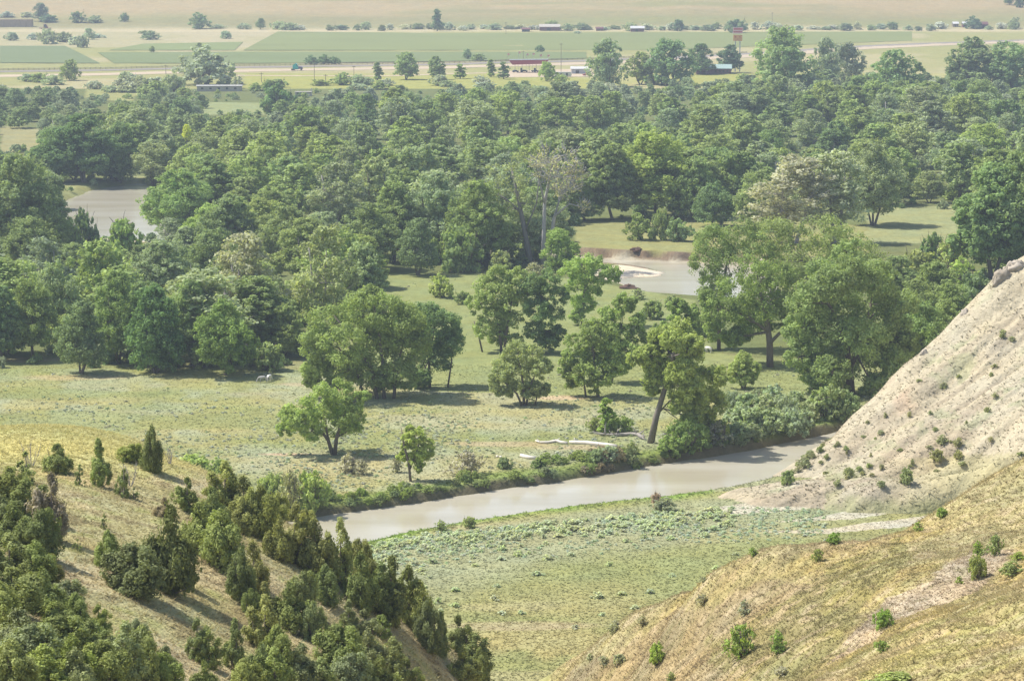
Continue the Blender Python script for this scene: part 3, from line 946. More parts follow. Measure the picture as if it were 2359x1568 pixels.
# ------------------------------------------------------------------ trees modelled one by one
def hero(name, base, stems, lobes, colour, label, cat='tree', ncl=22, nleaf=34, leaf=0.55, depth=0.5, seed=None, bark=BARKC, twigs=1, sub=5, group=None, twigcol=None, leafcol=None):
    seed = seed or int(base[0] * 7 + base[1])
    g = np.random.default_rng(seed)
    p = on_ground(*base); s = px_scale(p)

    def loc(x, y):
        return ((x - base[0]) / s, (base[1] - y) / s)
    st = []
    for k, line in enumerate(stems):
        dy = 0.0; L = []
        for i, (x, y, r) in enumerate(line):
            lx, lz = loc(x, y)
            L.append((lx, dy, lz if (i or y < base[1] - 14) else min(lz, 0.0) - 0.4, r * .58 / s)); dy += (g.random() - .5) * 1.2
        st.append(L)
    xs = [l[0] for l in lobes]; wd = (max(xs) - min(xs)) / s
    lb = []
    for (x, y, r) in lobes:
        lx, lz = loc(x, y); rr = 1.07 * r / s
        e = math.sqrt(max(0.1, 1 - ((x - (max(xs) + min(xs)) / 2) * 2 / (max(xs) - min(xs) + 1)) ** 2))
        lb.append((lx, (g.random() - .5) * wd * depth * e, lz, rr, rr * 0.9))
    # the far and near sides of the crown, not seen edge-on in the photograph
    for (x, y, r) in lobes[::3]:
        lx, lz = loc(x, y); rr = r / s
        lb.append((lx * .75, (1 if g.random() > .3 else -1) * wd * depth * .6, lz * .97, rr, rr * .85))
    if nleaf > 15:
        nleaf = int(nleaf * 1.8); leaf *= .76; ncl = int(ncl * 1.15)
    tm = tree_meshes(label.split()[0] + '_hero%d' % seed, seed, st, lb, ncl, nleaf, leaf, sub=sub, twigs=twigs, twr=.17 if nleaf < 6 else .05)
    root = empty(name, (p[0], p[1], p[2]))
    tag(root, label, cat, group)
    t = link('trunk', tm[0], root); t.color = (*bark, 1)
    if tm[1] is not None:
        c = link('crown', tm[1], root); c.color = jitter(colour, .05)
    return root


hero('elm_tree', (768, 1047), [[(768, 1047, 9), (756, 1012, 7), (735, 985, 5), (700, 962, 3)], [(770, 1047, 9), (776, 1005, 7), (790, 962, 4), (802, 930, 2)], [(757, 1014, 5), (750, 975, 4), (745, 930, 2)]],
     [(740, 915, 34), (780, 905, 34), (700, 938, 32), (667, 962, 25), (656, 990, 17), (818, 925, 24), (802, 958, 32), (748, 960, 36), (780, 988, 34), (815, 988, 20), (720, 988, 22), (840, 912, 13), (705, 965, 24)],
     BRIGHT, 'spreading bright green tree standing alone in the sage meadow beside a sandy patch', leaf=.5)
hero('cottonwood_sapling', (947, 1108), [[(947, 1116, 6), (941, 1060, 4.5), (930, 1020, 3.2), (925, 985, 1.6)], [(944, 1080, 4), (963, 1030, 2.8), (970, 1000, 1.6)]],
     [(960, 1000, 20), (976, 1040, 22), (940, 1008, 13), (925, 1050, 12), (955, 1068, 17), (985, 1022, 13), (945, 987, 10), (962, 1020, 17), (950, 1040, 15), (985, 1045, 14), (970, 1075, 13), (935, 1030, 11)],
     (0.165, 0.20, 0.055), 'thin young cottonwood on the lip of the river bank casting shade on the water edge', ncl=16, nleaf=22, leaf=.42)
hero('cottonwood_tree', (885, 918), [[(870, 922, 8), (857, 850, 6), (805, 770, 4), (772, 725, 2)], [(885, 918, 8), (882, 840, 6), (872, 750, 4), (862, 700, 2)], [(906, 908, 7), (915, 840, 5), (935, 770, 3)], [(835, 900, 5), (820, 850, 4), (780, 800, 3)]],
     [(760, 738, 46), (830, 718, 46), (890, 716, 42), (938, 740, 42), (738, 790, 38), (800, 788, 50), (870, 790, 52), (938, 800, 45), (730, 848, 30), (790, 850, 42), (852, 858, 42), (920, 862, 40), (962, 780, 28), (722, 878, 20), (768, 888, 20), (850, 690, 26), (880, 880, 26)],
     (0.122, 0.162, 0.052), 'broad multi-stemmed cottonwood with its shaded trunks behind the lone spreading tree', ncl=40, nleaf=42)
hero('cottonwood_tree', (990, 892), [[(990, 894, 6), (988, 830, 5), (1000, 760, 3)], [(1030, 880, 4), (1040, 830, 3), (1030, 780, 2)]],
     [(985, 728, 36), (1025, 748, 33), (985, 780, 42), (1035, 790, 30), (978, 830, 36), (1020, 832, 28), (965, 868, 24), (1048, 770, 20)],
     DARK, 'dark green cottonwood pressed against the broad multi-stemmed one', ncl=24, nleaf=36)
hero('elm_tree', (1207, 934), [[(1204, 934, 5), (1190, 905, 4), (1162, 880, 2.5)], [(1207, 934, 6), (1205, 890, 5), (1198, 840, 2.5)], [(1210, 934, 5), (1220, 890, 4), (1236, 850, 2)], [(1230, 930, 3.5), (1238, 905, 2.5), (1248, 880, 2)]],
     [(1195, 813, 30), (1225, 818, 27), (1165, 838, 26), (1150, 868, 22), (1190, 862, 34), (1235, 858, 30), (1255, 842, 18), (1146, 898, 16), (1175, 896, 20), (1226, 900, 24), (1246, 893, 17), (1140, 884, 14)],
     (0.15, 0.185, 0.075), 'rounded grey-green tree with four low stems alone in the meadow', ncl=22, leaf=.48)
hero('elm_tree', (1378, 914), [[(1378, 914, 7), (1372, 870, 6), (1366, 810, 4), (1360, 772, 2)], [(1350, 912, 4.5), (1345, 880, 3.5), (1338, 840, 2)]],
     [(1360, 763, 28), (1398, 778, 27), (1330, 798, 27), (1370, 815, 34), (1410, 825, 23), (1310, 828, 21), (1340, 858, 29), (1385, 863, 28), (1300, 858, 15), (1408, 860, 15), (1318, 884, 17), (1368, 890, 15)],
     (0.125, 0.175, 0.05), 'two-trunked green tree between the rounded grey-green tree and the leaning cottonwood')
hero('cottonwood_tree', (1497, 1020), [[(1497, 1022, 15), (1510, 960, 12), (1530, 890, 10), (1546, 820, 7), (1562, 772, 3.5)], [(1512, 955, 4), (1540, 925, 3), (1575, 905, 1.5)], [(1528, 895, 4.5), (1580, 872, 3.4), (1640, 852, 1.6)]],
     [(1562, 768, 31), (1522, 783, 27), (1592, 790, 24), (1490, 818, 24), (1462, 823, 17), (1540, 822, 33), (1590, 840, 34), (1505, 863, 27), (1560, 880, 31), (1620, 880, 35), (1655, 868, 24), (1600, 930, 31), (1640, 930, 31), (1500, 898, 17), (1592, 962, 22), (1632, 980, 28), (1655, 992, 22), (1612, 1002, 18), (1532, 850, 30), (1528, 800, 27), (1562, 922, 27), (1515, 835, 24), (1580, 800, 26)],
     (0.132, 0.168, 0.055), 'big leaning cottonwood with a bare grey trunk on the far river bank', ncl=32, leaf=.55, bark=(0.22, 0.19, 0.16))
hero('willow_tree', (1712, 895), [[(1712, 896, 4), (1702, 875, 3), (1692, 855, 2)], [(1712, 895, 4), (1722, 872, 3), (1732, 850, 2)]],
     [(1715, 833, 21), (1695, 846, 16), (1737, 850, 16), (1712, 864, 20), (1688, 868, 13), (1732, 872, 13)],
     (0.19, 0.22, 0.085), 'small pale olive tree forking low in front of the thick-trunked cottonwood', leaf=.42)
hero('cottonwood_tree', (1773, 845), [[(1773, 848, 15), (1772, 790, 13), (1765, 740, 10), (1750, 680, 6), (1740, 632, 3)], [(1772, 790, 8), (1800, 762, 6), (1828, 740, 4)], [(1768, 765, 7), (1725, 730, 5), (1680, 715, 3)]],
     [(1740, 628, 42), (1790, 640, 42), (1700, 678, 42), (1760, 690, 46), (1820, 700, 38), (1660, 718, 38), (1720, 738, 42), (1785, 735, 30), (1650, 766, 26), (1690, 776, 23), (1832, 758, 28), (1632, 690, 23)],
     (0.115, 0.155, 0.054), 'cottonwood with one thick straight trunk showing under its crown', ncl=32, bark=(0.2, 0.17, 0.14))
hero('cottonwood_tree', (1960, 906), [[(1960, 910, 18), (1955, 850, 15), (1945, 780, 11), (1905, 700, 7), (1882, 660, 4)], [(1956, 850, 10), (1985, 780, 8), (2000, 700, 4)], [(1958, 886, 9), (1915, 872, 6), (1880, 860, 3)]],
     [(1890, 638, 46), (1950, 628, 46), (2010, 640, 42), (1860, 698, 46), (1930, 700, 50), (2000, 700, 50), (2060, 700, 42), (1850, 758, 42), (1912, 770, 50), (1985, 770, 50), (2050, 770, 46), (1842, 820, 35), (1890, 840, 42), (2005, 840, 46), (2060, 830, 42), (1872, 880, 28), (2012, 888, 36), (1920, 888, 24), (2085, 790, 28), (1960, 592, 34)],
     (0.115, 0.155, 0.054), 'largest cottonwood, dark-trunked, standing at the foot of the pale bluff', ncl=36, nleaf=40, leaf=.6)
hero('cottonwood_tree', (1652, 806), [[(1655, 808, 8), (1655, 700, 7), (1672, 600, 4)]],
     [(1640, 558, 42), (1700, 545, 42), (1620, 610, 36), (1680, 610, 46), (1742, 570, 36), (1640, 662, 32), (1640, 720, 25), (1646, 768, 18)],
     (0.108, 0.148, 0.054), 'tall cottonwood leaning over the inner river bend behind the thick-trunked one')
hero('cottonwood_tree', (1860, 795), [[(1860, 800, 9), (1860, 700, 7), (1850, 600, 4)], [(1870, 795, 7), (1900, 690, 6), (1920, 590, 3)]],
     [(1770, 540, 46), (1830, 550, 46), (1890, 532, 42), (1940, 560, 42), (1990, 592, 38), (1810, 600, 46), (1880, 602, 48), (1765, 600, 38), (1930, 640, 40), (1840, 655, 40)],
     (0.120, 0.152, 0.062), 'wide cottonwood crown rising between the tall bend cottonwood and the largest one')
hero('elm_tree', (1152, 810), [[(1155, 810, 6), (1150, 760, 5), (1135, 700, 3.5), (1130, 662, 1.6)], [(1160, 808, 6), (1170, 740, 4.5), (1182, 672, 2)], [(1112, 806, 4), (1102, 770, 3), (1092, 740, 2)]],
     [(1150, 638, 28), (1190, 640, 26), (1120, 664, 26), (1160, 680, 32), (1200, 690, 22), (1100, 700, 24), (1140, 730, 32), (1180, 740, 28), (1110, 755, 22), (1150, 775, 24), (1185, 785, 20)],
     (0.125, 0.17, 0.055), 'many-stemmed green tree at the edge of the narrow middle clearing')
hero('elm_tree', (1245, 815), [[(1245, 817, 6), (1245, 760, 5), (1250, 690, 3)]],
     [(1230, 660, 29), (1265, 650, 29), (1285, 682, 22), (1240, 710, 32), (1270, 730, 28), (1230, 762, 28), (1260, 785, 26), (1282, 768, 19)],
     DARK, 'dark upright tree beside the many-stemmed one at the middle clearing')
hero('elm_tree', (1340, 748), [[(1340, 750, 5), (1342, 700, 4), (1350, 640, 2.5)]],
     [(1345, 610, 31), (1310, 630, 27), (1380, 620, 27), (1410, 632, 20), (1330, 665, 30), (1365, 660, 24), (1345, 700, 26), (1330, 726, 18)],
     BRIGHT, 'bright green tree reaching out towards the pale sandbar')
hero('elm_tree', (1420, 882), [[(1408, 884, 5), (1415, 830, 4), (1430, 760, 3)]],
     [(1440, 700, 26), (1402, 732, 28), (1462, 740, 24), (1422, 770, 30), (1472, 772, 22), (1442, 802, 26), (1402, 812, 24), (1430, 840, 22)],
     (0.12, 0.17, 0.055), 'green tree directly behind the two-trunked one')
hero('elm_tree', (1560, 805), [[(1560, 806, 4), (1562, 770, 3), (1565, 730, 2)]],
     [(1560, 705, 19), (1590, 720, 19), (1560, 740, 23), (1530, 760, 19), (1592, 765, 17), (1555, 775, 18)],
     (0.11, 0.16, 0.055), 'small round tree below the wide river bend')
hero('cottonwood_tree', (1220, 608), [[(1222, 610, 13), (1213, 560, 11), (1202, 500, 9), (1190, 440, 6), (1178, 390, 3)], [(1200, 490, 6), (1165, 460, 4), (1130, 440, 2)], [(1210, 530, 4), (1235, 470, 3), (1240, 420, 2)]],
     [(1165, 400, 32), (1197, 380, 27), (1150, 430, 27), (1185, 440, 28), (1215, 420, 22), (1130, 458, 20), (1170, 480, 20), (1212, 470, 17), (1140, 395, 20)],
     (0.165, 0.19, 0.085), 'tall leaning cottonwood with a long bare trunk and thin grey-green top', ncl=16, nleaf=14, twigs=7, bark=(0.26, 0.24, 0.22), leaf=.5)
hero('cottonwood_tree', (1252, 614), [[(1250, 616, 10), (1252, 540, 8), (1254, 470, 7), (1265, 410, 4), (1276, 365, 1.6)], [(1262, 612, 8), (1275, 505, 7), (1290, 452, 5), (1322, 418, 2)], [(1275, 500, 5), (1310, 470, 3), (1345, 480, 1.6)], [(1254, 470, 5), (1240, 410, 3), (1236, 370, 1.5)]],
     [(1260, 368, 28), (1300, 368, 28), (1248, 398, 22), (1285, 400, 28), (1318, 388, 18), (1322, 430, 18), (1300, 440, 22), (1345, 478, 16), (1235, 375, 18), (1335, 405, 16)],
     (0.22, 0.21, 0.13), 'cottonwood with a dead bleached top of bare grey branches', ncl=30, nleaf=4, twigs=26, sub=30, bark=(0.40, 0.38, 0.36), leaf=.5)
hero('elm_tree', (1292, 628), [[(1292, 630, 4), (1290, 590, 3), (1288, 560, 2)]],
     [(1285, 550, 26), (1302, 580, 26), (1270, 590, 24), (1300, 608, 20), (1320, 570, 14), (1275, 565, 18)],
     (0.12, 0.175, 0.055), 'compact green tree at the foot of the bleached dead-topped cottonwood')

# other single trees: (kind, which, px, py, top, width, colour, label)
SINGLES = [
    ('near', 0, 185, 860, 690, 125, DARK, 'dark tree with a short reddish trunk at the meadow edge farthest upstream'),
    ('near', 2, 358, 859, 655, 150, (.075, .12, .048), 'darkest leaning tree at the meadow edge left of the horses'),
    ('near', 1, 75, 826, 640, 130, GREEN, 'broad green tree at the meadow edge between two dark ones upstream'),
    ('near', 3, 8, 832, 660, 100, DARK, 'dark tree at the very end of the meadow edge'),
    ('near', 5, 275, 838, 620, 130, (.11, .152, .055), 'tall green tree rising behind the darkest leaning one'),
    ('near', 0, 440, 842, 640, 130, (.115, .155, .055), 'green tree between the darkest leaning one and the round-headed one'),
    ('near', 2, 655, 822, 700, 100, GREEN, 'green tree just behind the yellowish shrub above the horses'),
    ('near', 4, 130, 800, 600, 130, GREY, 'grey-green tree behind the meadow edge row upstream'),
    ('near', 4, 515, 864, 688, 150, (.105, .15, .05), 'round-headed tree at the meadow edge nearest the two horses'),
    ('thin', 0, 575, 800, 540, 190, (.19, .19, .115), 'half-dead grey tree with pale bare twigs behind the horses'),
    ('thin', 1, 745, 760, 520, 170, (.17, .195, .09), 'thin tree with a dark slanting trunk above the broad multi-stemmed cottonwood'),
    ('near', 3, 830, 740, 560, 120, GREY, 'grey-green tree at the head of the narrow middle clearing'),
    ('thin', 2, 1826, 560, 358, 225, TAN, 'pale tan-leaved cottonwood, withered among the green crowns'),
    ('thin', 0, 1925, 560, 352, 180, (.18, .195, .105), 'grey-green cottonwood beside the withered tan one'),
    ('near', 1, 1510, 500, 305, 200, (.145, .185, .06), 'broad yellow-green cottonwood standing behind the cut bank clearing'),
    ('near', 4, 1642, 522, 420, 100, DARK, 'low dark tree between the cut bank clearing and the tan cottonwood'),
    ('near', 5, 195, 420, 262, 160, (.072, .115, .048), 'tallest dark tree of the grove above the upstream river bend'),
    ('near', 0, 125, 420, 292, 120, DARK, 'dark tree at the upstream end of the grove above the river bend'),
    ('near', 2, 275, 418, 282, 120, DARK, 'dark tree at the downstream end of the grove above the river bend'),
    ('near', 1, 55, 600, 355, 180, (.125, .155, .07), 'tall grey-green cottonwood on the outer bank of the upstream bend'),
    ('near', 3, 115, 580, 400, 120, GREY, 'slender cottonwood at the water edge of the upstream bend'),
    ('bush', 0, 200, 590, 478, 62, DARK, 'dark bushy tree in front of the upstream water'),
    ('bush', 2, 165, 600, 500, 70, GREEN, 'green bushy tree beside the dark one in front of the upstream water'),
    ('bush', 1, 290, 596, 502, 85, BRIGHT, 'bright bushy tree in front of the upstream sandbar'),
    ('near', 5, 395, 560, 388, 170, (.115, .16, .055), 'large green cottonwood overhanging the upstream bend'),
    ('near', 2, 480, 600, 470, 140, BRIGHT, 'bright green cottonwood behind the upstream sandbar'),
    ('near', 1, 2062, 700, 588, 115, (.11, .15, .055), 'green tree peeping over the crown of the largest cottonwood'),
    ('near', 3, 2250, 700, 622, 100, DARK, 'dark tree just under the overhanging rock ledge of the bluff'),
    ('near', 5, 2105, 800, 640, 140, GREEN, 'green tree squeezed between the largest cottonwood and the clay slope'),
    ('near', 0, 2175, 830, 690, 110, (.11, .15, .055), 'half-hidden green tree rising behind the middle of the clay slope'),
    ('near', 3, 905, 604, 420, 120, GREEN, 'green cottonwood upstream of the dark pair by the middle clearing'),
    ('near', 0, 960, 634, 500, 100, DARK, 'dark tree pair standing on slim trunks at the head of the middle clearing'),
    ('near', 2, 1045, 624, 520, 125, (.11, .155, .055), 'leafy tree beside the dark slim-trunked pair'),
    ('near', 5, 1005, 600, 395, 160, GREY, 'broad grey-green cottonwood behind the dark slim-trunked pair'),
    ('near', 1, 1105, 612, 415, 150, GREEN, 'green cottonwood just upstream of the leaning bare-trunked one'),
    ('bush', 1, 1150, 626, 575, 60, OLIVE, 'olive bush tree at the foot of the leaning bare-trunked cottonwood'),
    ('near', 4, 1350, 508, 400, 110, GREEN, 'green tree behind the upstream end of the cut bank meadow'),
    ('near', 3, 1412, 506, 335, 125, (.11, .15, .055), 'tall green tree between the dead-topped cottonwood and the yellow-green one'),
    ('near', 2, 1600, 505, 360, 120, GREEN, 'green tree on the other flank of the yellow-green cottonwood'),
    ('near', 0, 1745, 530, 390, 120, GREEN, 'green tree just before the withered tan cottonwood'),
    ('near', 5, 2010, 520, 330, 140, GREY, 'grey-green tree at the near end of the open clearing'),
    ('mid', 0, 430, 330, 286, 26, YEL, 'small yellow-leaved tree alone among the green forest'),
    ('mid', 3, 640, 262, 190, 90, (.075, .12, .05), 'dark rounded tree near the pale shed'),
    ('near', 3, 2285, 640, 380, 200, (.105, .15, .058), 'tall cottonwood above the bluff crest beside the open clearing'),
    ('near', 5, 2350, 640, 345, 190, GREEN, 'tallest cottonwood rising behind the top of the bluff'),
    ('bush', 0, 2142, 612, 532, 62, DARK, 'dark green bushy tree at the lower edge of the open clearing'),
    ('willow', 0, 2185, 640, 555, 95, (.20, .23, .075), 'pale yellow-olive willow below the open clearing'),
    ('willow', 1, 2215, 660, 590, 85, (.19, .22, .07), 'lower yellow-olive willow near the bluff crest'),
    ('bush', 1, 2110, 640, 572, 90, OLIVE, 'olive bushy tree between the clearing and the largest cottonwood'),
    ('near', 2, 2150, 740, 600, 130, (.125, .165, .06), 'green tree between the largest cottonwood and the bluff crest'),
    ('near', 4, 2120, 880, 690, 150, (.10, .15, .052), 'dark leafy tree wedged behind the bluff slope'),
    ('near', 0, 2195, 760, 650, 110, GREEN, 'green tree whose top just clears the bluff crest'),
    ('bush', 2, 1472, 553, 490, 72, GREEN, 'round bush tree at the upstream end of the row on the cut bank meadow'),
    ('bush', 3, 1527, 553, 484, 58, GREEN, 'tallest bush tree of the row on the cut bank meadow'),
    ('bush', 0, 1565, 556, 500, 66, (.12, .165, .07), 'bush tree at the downstream end of the row on the cut bank meadow'),
    ('mid', 1, 475, 196, 104, 150, (.17, .20, .125), 'big silvery-green tree beside the road above the long white building'),
    ('narrow', 0, 458, 122, 99, 22, GREEN, 'small dark tree on the field line beyond the big silvery tree'),
    ('mid', 2, 163, 186, 136, 52, GREEN, 'green tree just below the road at the upstream side'),
    ('narrow', 1, 1007, 72, 22, 30, (.085, .13, .065), 'tall dark poplar by the far field edge'),
    ('mid', 0, 935, 184, 120, 66, (.12, .165, .065), 'tall loose tree beside the road, biggest between truck and canopy'),
    ('mid', 3, 1006, 184, 130, 46, (.12, .165, .065), 'upright roadside tree next to the tall loose one'),
    ('narrow', 0, 870, 186, 145, 30, GREEN, 'slim roadside tree with a pale base'),
    ('narrow', 1, 1060, 182, 148, 34, BRIGHT, 'small pyramid-shaped roadside tree'),
    ('narrow', 0, 1131, 178, 138, 26, GREEN, 'slim tree just before the red-edged canopy'),
    ('narrow', 1, 1160, 183, 143, 32, (.10, .15, .07), 'slim dark-based tree beside the red-edged canopy'),
    ('mid', 4, 1258, 187, 142, 46, BRIGHT, 'round green tree in front of the red-edged canopy end'),
    ('mid', 2, 1400, 200, 88, 92, (.115, .16, .075), 'large round-headed tree beside the white trailer'),
    ('mid', 0, 1475, 195, 120, 70, GREEN, 'green tree next to the large round-headed one'),
    ('mid', 4, 1540, 196, 90, 120, (.10, .15, .065), 'dark broad tree behind the green-roofed building'),
    ('mid', 1, 1612, 172, 100, 66, (.085, .13, .06), 'dark tree directly behind the green-roofed building'),
    ('mid', 3, 1680, 168, 104, 62, (.075, .12, .06), 'dark tree hiding the foot of the tall sign'),
    ('mid', 5, 1800, 225, 62, 145, (.115, .165, .07), 'largest tree beyond the forest, beside the tall sign'),
    ('mid', 2, 1905, 205, 85, 70, (.15, .18, .11), 'grey-green tree near the road bend'),
    ('mid', 4, 1945, 200, 98, 90, (.145, .175, .12), 'bluish-grey round tree nearest the road bend'),
    ('mid', 0, 2060, 235, 115, 120, (.105, .155, .065), 'broad green tree below the road bend'),
    ('mid', 3, 2230, 215, 88, 120, (.12, .16, .075), 'big tree standing against the road at the forest edge'),
    ('mid', 5, 2320, 215, 96, 130, (.11, .155, .07), 'broad tree beside the road where it leaves the forest'),
    ('mid', 1, 95, 50, 7, 42, (.11, .145, .09), 'tall tree behind the hay stack'),
    ('mid', 4, 112, 52, 34, 46, (.10, .145, .08), 'low tree at the foot of the tall tree by the hay stack'),
    ('mid', 0, 178, 53, 26, 40, (.13, .17, .10), 'round tree on the far flat beyond the hay stack'),
    ('mid', 3, 215, 53, 36, 46, (.16, .19, .12), 'pale low tree beyond the hay stack'),
    ('mid', 2, 288, 50, 31, 24, (.11, .15, .08), 'small far tree alone before the hillside'),
    ('mid', 5, 458, 67, 29, 52, (.12, .165, .09), 'paired far tree, tallest on the field edge'),
    ('mid', 1, 600, 68, 42, 26, (.12, .16, .08), 'dark far tree in the hedge line'),
    ('mid', 4, 1560, 72, 45, 34, (.09, .13, .075), 'dark far tree beside the ranch sheds'),
    ('mid', 2, 1270, 66, 48, 34, (.14, .18, .08), 'green tree behind the pale-roofed ranch shed'),
    ('mid', 0, 1694, 76, 44, 54, (.11, .155, .08), 'green tree right behind the tall sign'),
    ('mid', 5, 2242, 67, 37, 44, (.08, .12, .065), 'dark tree between the white-roofed far houses and the red barn'),
    ('mid', 3, 2335, 66, 40, 34, (.16, .18, .13), 'greyish far tree past the red barn'),
    ('mid', 1, 2325, 12, -12, 26, (.07, .105, .06), 'dark clump tree high on the far hillside'),
    ('mid', 4, 2348, 18, -6, 30, (.07, .105, .06), 'dark clump tree lower on the far hillside'),
    ('mid', 2, 1244, 120, 105, 24, (.09, .13, .065), 'round dark bush tree alone in the green field'),
    ('mid', 3, 350, 122, 107, 15, GREEN, 'tiny tree on the field boundary'),
    ('mid', 1, 345, 92, 71, 48, (.11, .15, .085), 'dark wide bush tree in the dry flat'),
    ('mid', 0, 521, 90, 71, 30, SILVER, 'silvery bush tree in the dry flat near the field'),
    ('mid', 4, 204, 92, 65, 30, SILVER, 'pale round bush tree in the dry flat'),
    ('mid', 2, 190, 110, 84, 34, (.15, .18, .11), 'bush tree at the corner of the bluish field'),
    ('mid', 5, 718, 149, 127, 36, (.09, .135, .06), 'first dark tree of the row behind the teal truck'),
    ('mid', 1, 745, 149, 125, 34, (.09, .135, .06), 'second dark tree of the row behind the teal truck'),
    ('mid', 3, 772, 149, 130, 30, (.085, .13, .06), 'third dark tree of the row behind the teal truck'),
    ('mid', 0, 1075, 138, 112, 26, (.15, .18, .11), 'grey-green tree on the field side of the road'),
    ('mid', 4, 1100, 141, 124, 40, (.14, .18, .09), 'low tree beside the grey-green one across the road'),
]
for (k, i, px, py, top, w, c, lab) in SINGLES:
    if k in ('mid', 'near') and w > 1.15 * (py - top):
        k = 'bush'
        i += 1
    nm = {'near': 'cottonwood_tree', 'mid': 'shade_tree', 'thin': 'cottonwood_tree', 'narrow': 'poplar_tree', 'bush': 'bush_tree', 'willow': 'willow_tree'}[k]
    put(nm, k, i, px, py, top, w, c, lab, bark=BARKP if k == 'thin' else BARKC)

# ------------------------------------------------------------------ the forest between
LAND = [('the dead-topped cottonwood', 1270, 480), ('the tan withered cottonwood', 1830, 450), ('the dark upstream grove', 200, 350), ('the yellow-leaved tree', 430, 300), ('the tall sign', 1698, 150),
        ('the green-roofed building', 1642, 165), ('the long white building', 505, 205), ('the cut bank', 1460, 565), ('the open clearing', 2110, 520), ('the horses', 612, 860),
        ('the half-dead grey tree', 575, 700), ('the bluff crest', 2330, 620), ('the upstream water', 260, 490), ('the dark rounded tree', 640, 240), ('the largest cottonwood', 1960, 800),
        ('the yellow-green cottonwood', 1510, 420), ('the middle clearing', 980, 700), ('the leaning bare trunk', 1180, 520)]
ORD = 'nearest second third fourth fifth sixth seventh eighth ninth tenth eleventh twelfth thirteenth fourteenth fifteenth sixteenth seventeenth eighteenth nineteenth twentieth'.split()
ORD += ['twenty-' + x for x in 'first second third fourth fifth sixth seventh eighth ninth'.split()] + ['thirtieth'] + ['thirty-' + x for x in 'first second third fourth fifth sixth seventh eighth ninth'.split()]


def place_words(items, land, noun, words=('left of', 'right of', 'behind', 'in front of')):
    """items: [(px,py)] -> a phrase for each, ranked by distance from its landmark"""
    bins = {}
    for k, (x, y) in enumerate(items):
        j = min(range(len(land)), key=lambda q: (land[q][1] - x) ** 2 + 2.2 * (land[q][2] - y) ** 2)
        dx, dy = x - land[j][1], y - land[j][2]
        w = words[0 if dx < 0 else 1] if abs(dx) > 1.2 * abs(dy) else words[2 if dy < 0 else 3]
        bins.setdefault((j, w), []).append((dx * dx + dy * dy, k))
    out = [None] * len(items)
    for (j, w), L in bins.items():
        for r, (_, k) in enumerate(sorted(L)):
            out[k] = '%s %s %s %s' % (ORD[min(r, len(ORD) - 1)], noun(k), w, land[j][0])
    return out


CLEAR = [(176, 428, 338, 548), (0, 296, 84, 345), (1338, 512, 1596, 692), (893, 628, 1072, 810), (2008, 484, 2228, 562), (190, 182, 330, 226), (480, 236, 600, 262), (0, 0, 1340, 178),
         (1990, 60, 2180, 125), (430, 190, 565, 212), (676, 208, 722, 224), (1596, 146, 1690, 170), (1500, 500, 1560, 560), (1140, 345, 1345, 560, 605), (1762, 370, 1990, 520, 560), (415, 284, 446, 302, 330), (1420, 310, 1600, 490, 500)]
TOPX = [0, 150, 350, 500, 620, 1000, 1300, 1500, 1700, 1740, 1990, 2050, 2170, 2358]
TOPY = [196, 198, 205, 218, 205, 192, 182, 184, 178, 160, 150, 140, 110, 100]
NEARX = [-100, 0, 650, 690, 760, 880, 900, 1330, 1331, 1600, 1601, 2000, 2010, 2230, 2231, 2420]
NEARY = [835, 835, 835, 800, 760, 640, 612, 612, 500, 500, 480, 470, 475, 478, 620, 620]
forest = []
cells = {}


def too_close(X, Y, sx, sy):
    cx, cy = int(X // 14), int(Y // 40)
    for a in (-2, -1, 0, 1, 2):
        for b in (-2, -1, 0, 1, 2):
            for (x, y) in cells.get((cx + a, cy + b), ()):
                if ((x - X) / sx) ** 2 + ((y - Y) / sy) ** 2 < 1:
                    return True
    return False


for _ in range(80000):
    py = R.uniform(206, 840); px = R.uniform(-190, 2550)
    if R.random() > ((py + 166) / 1000.0) ** -3 * 0.08:
        continue
    if py > np.interp(px, NEARX, NEARY):
        continue
    p = at(px, py, 0)
    h = R.uniform(14, 22) if R.random() < .8 else R.uniform(7, 12)
    if px < 700 and py < 330:
        h = R.uniform(5, 13)
    if py < 260:
        h = R.uniform(7, 14)
    s = px_scale(p); w = h * R.uniform(.9, 1.3)
    top = py - h * s
    if top < np.interp(px, TOPX, TOPY):
        continue
    bx = (px - w * s * .45, top, px + w * s * .45, py)
    bad = False
    for c in CLEAR:
        if bx[0] < c[2] and bx[2] > c[0] and bx[1] < c[3] and bx[3] > (c[4] if len(c) > 4 else c[1]):
            bad = True; break
    if bad or float(river_sdf(p[:1], p[1:2])[0]) < 3:
        continue
    far = p[1] > 1150
    if too_close(p[0], p[1], (10 if px < 720 or (px > 1650 and py < 290) else 15) if far else 11.5, (32 if px < 720 or (px > 1650 and py < 290) else 62) if far else 38):
        continue
    cells.setdefault((int(p[0] // 14), int(p[1] // 40)), []).append((p[0], p[1]))
    forest.append((px, py, p, h, w, s))
forest.sort(key=lambda t: -t[3] * t[5] * (1 if -40 < t[0] < 2400 else 0))
NIND = 235
tones = [((0.120, 0.158, 0.060), 'green'), ((0.132, 0.170, 0.064), 'fresh green'), ((0.135, 0.168, 0.085), 'grey-green'), ((0.102, 0.142, 0.056), 'dark green'), ((0.148, 0.176, 0.098), 'pale greyish'), ((0.140, 0.180, 0.064), 'light green')]
tw = [R.choices(range(6), (26, 20, 22, 10, 12, 16))[0] for _ in forest]
ind = forest[:NIND]
phr = place_words([(t[0], t[1] - 0.5 * t[3] * t[5]) for t in ind], LAND, lambda k: '%s forest cottonwood' % tones[tw[k]][1])
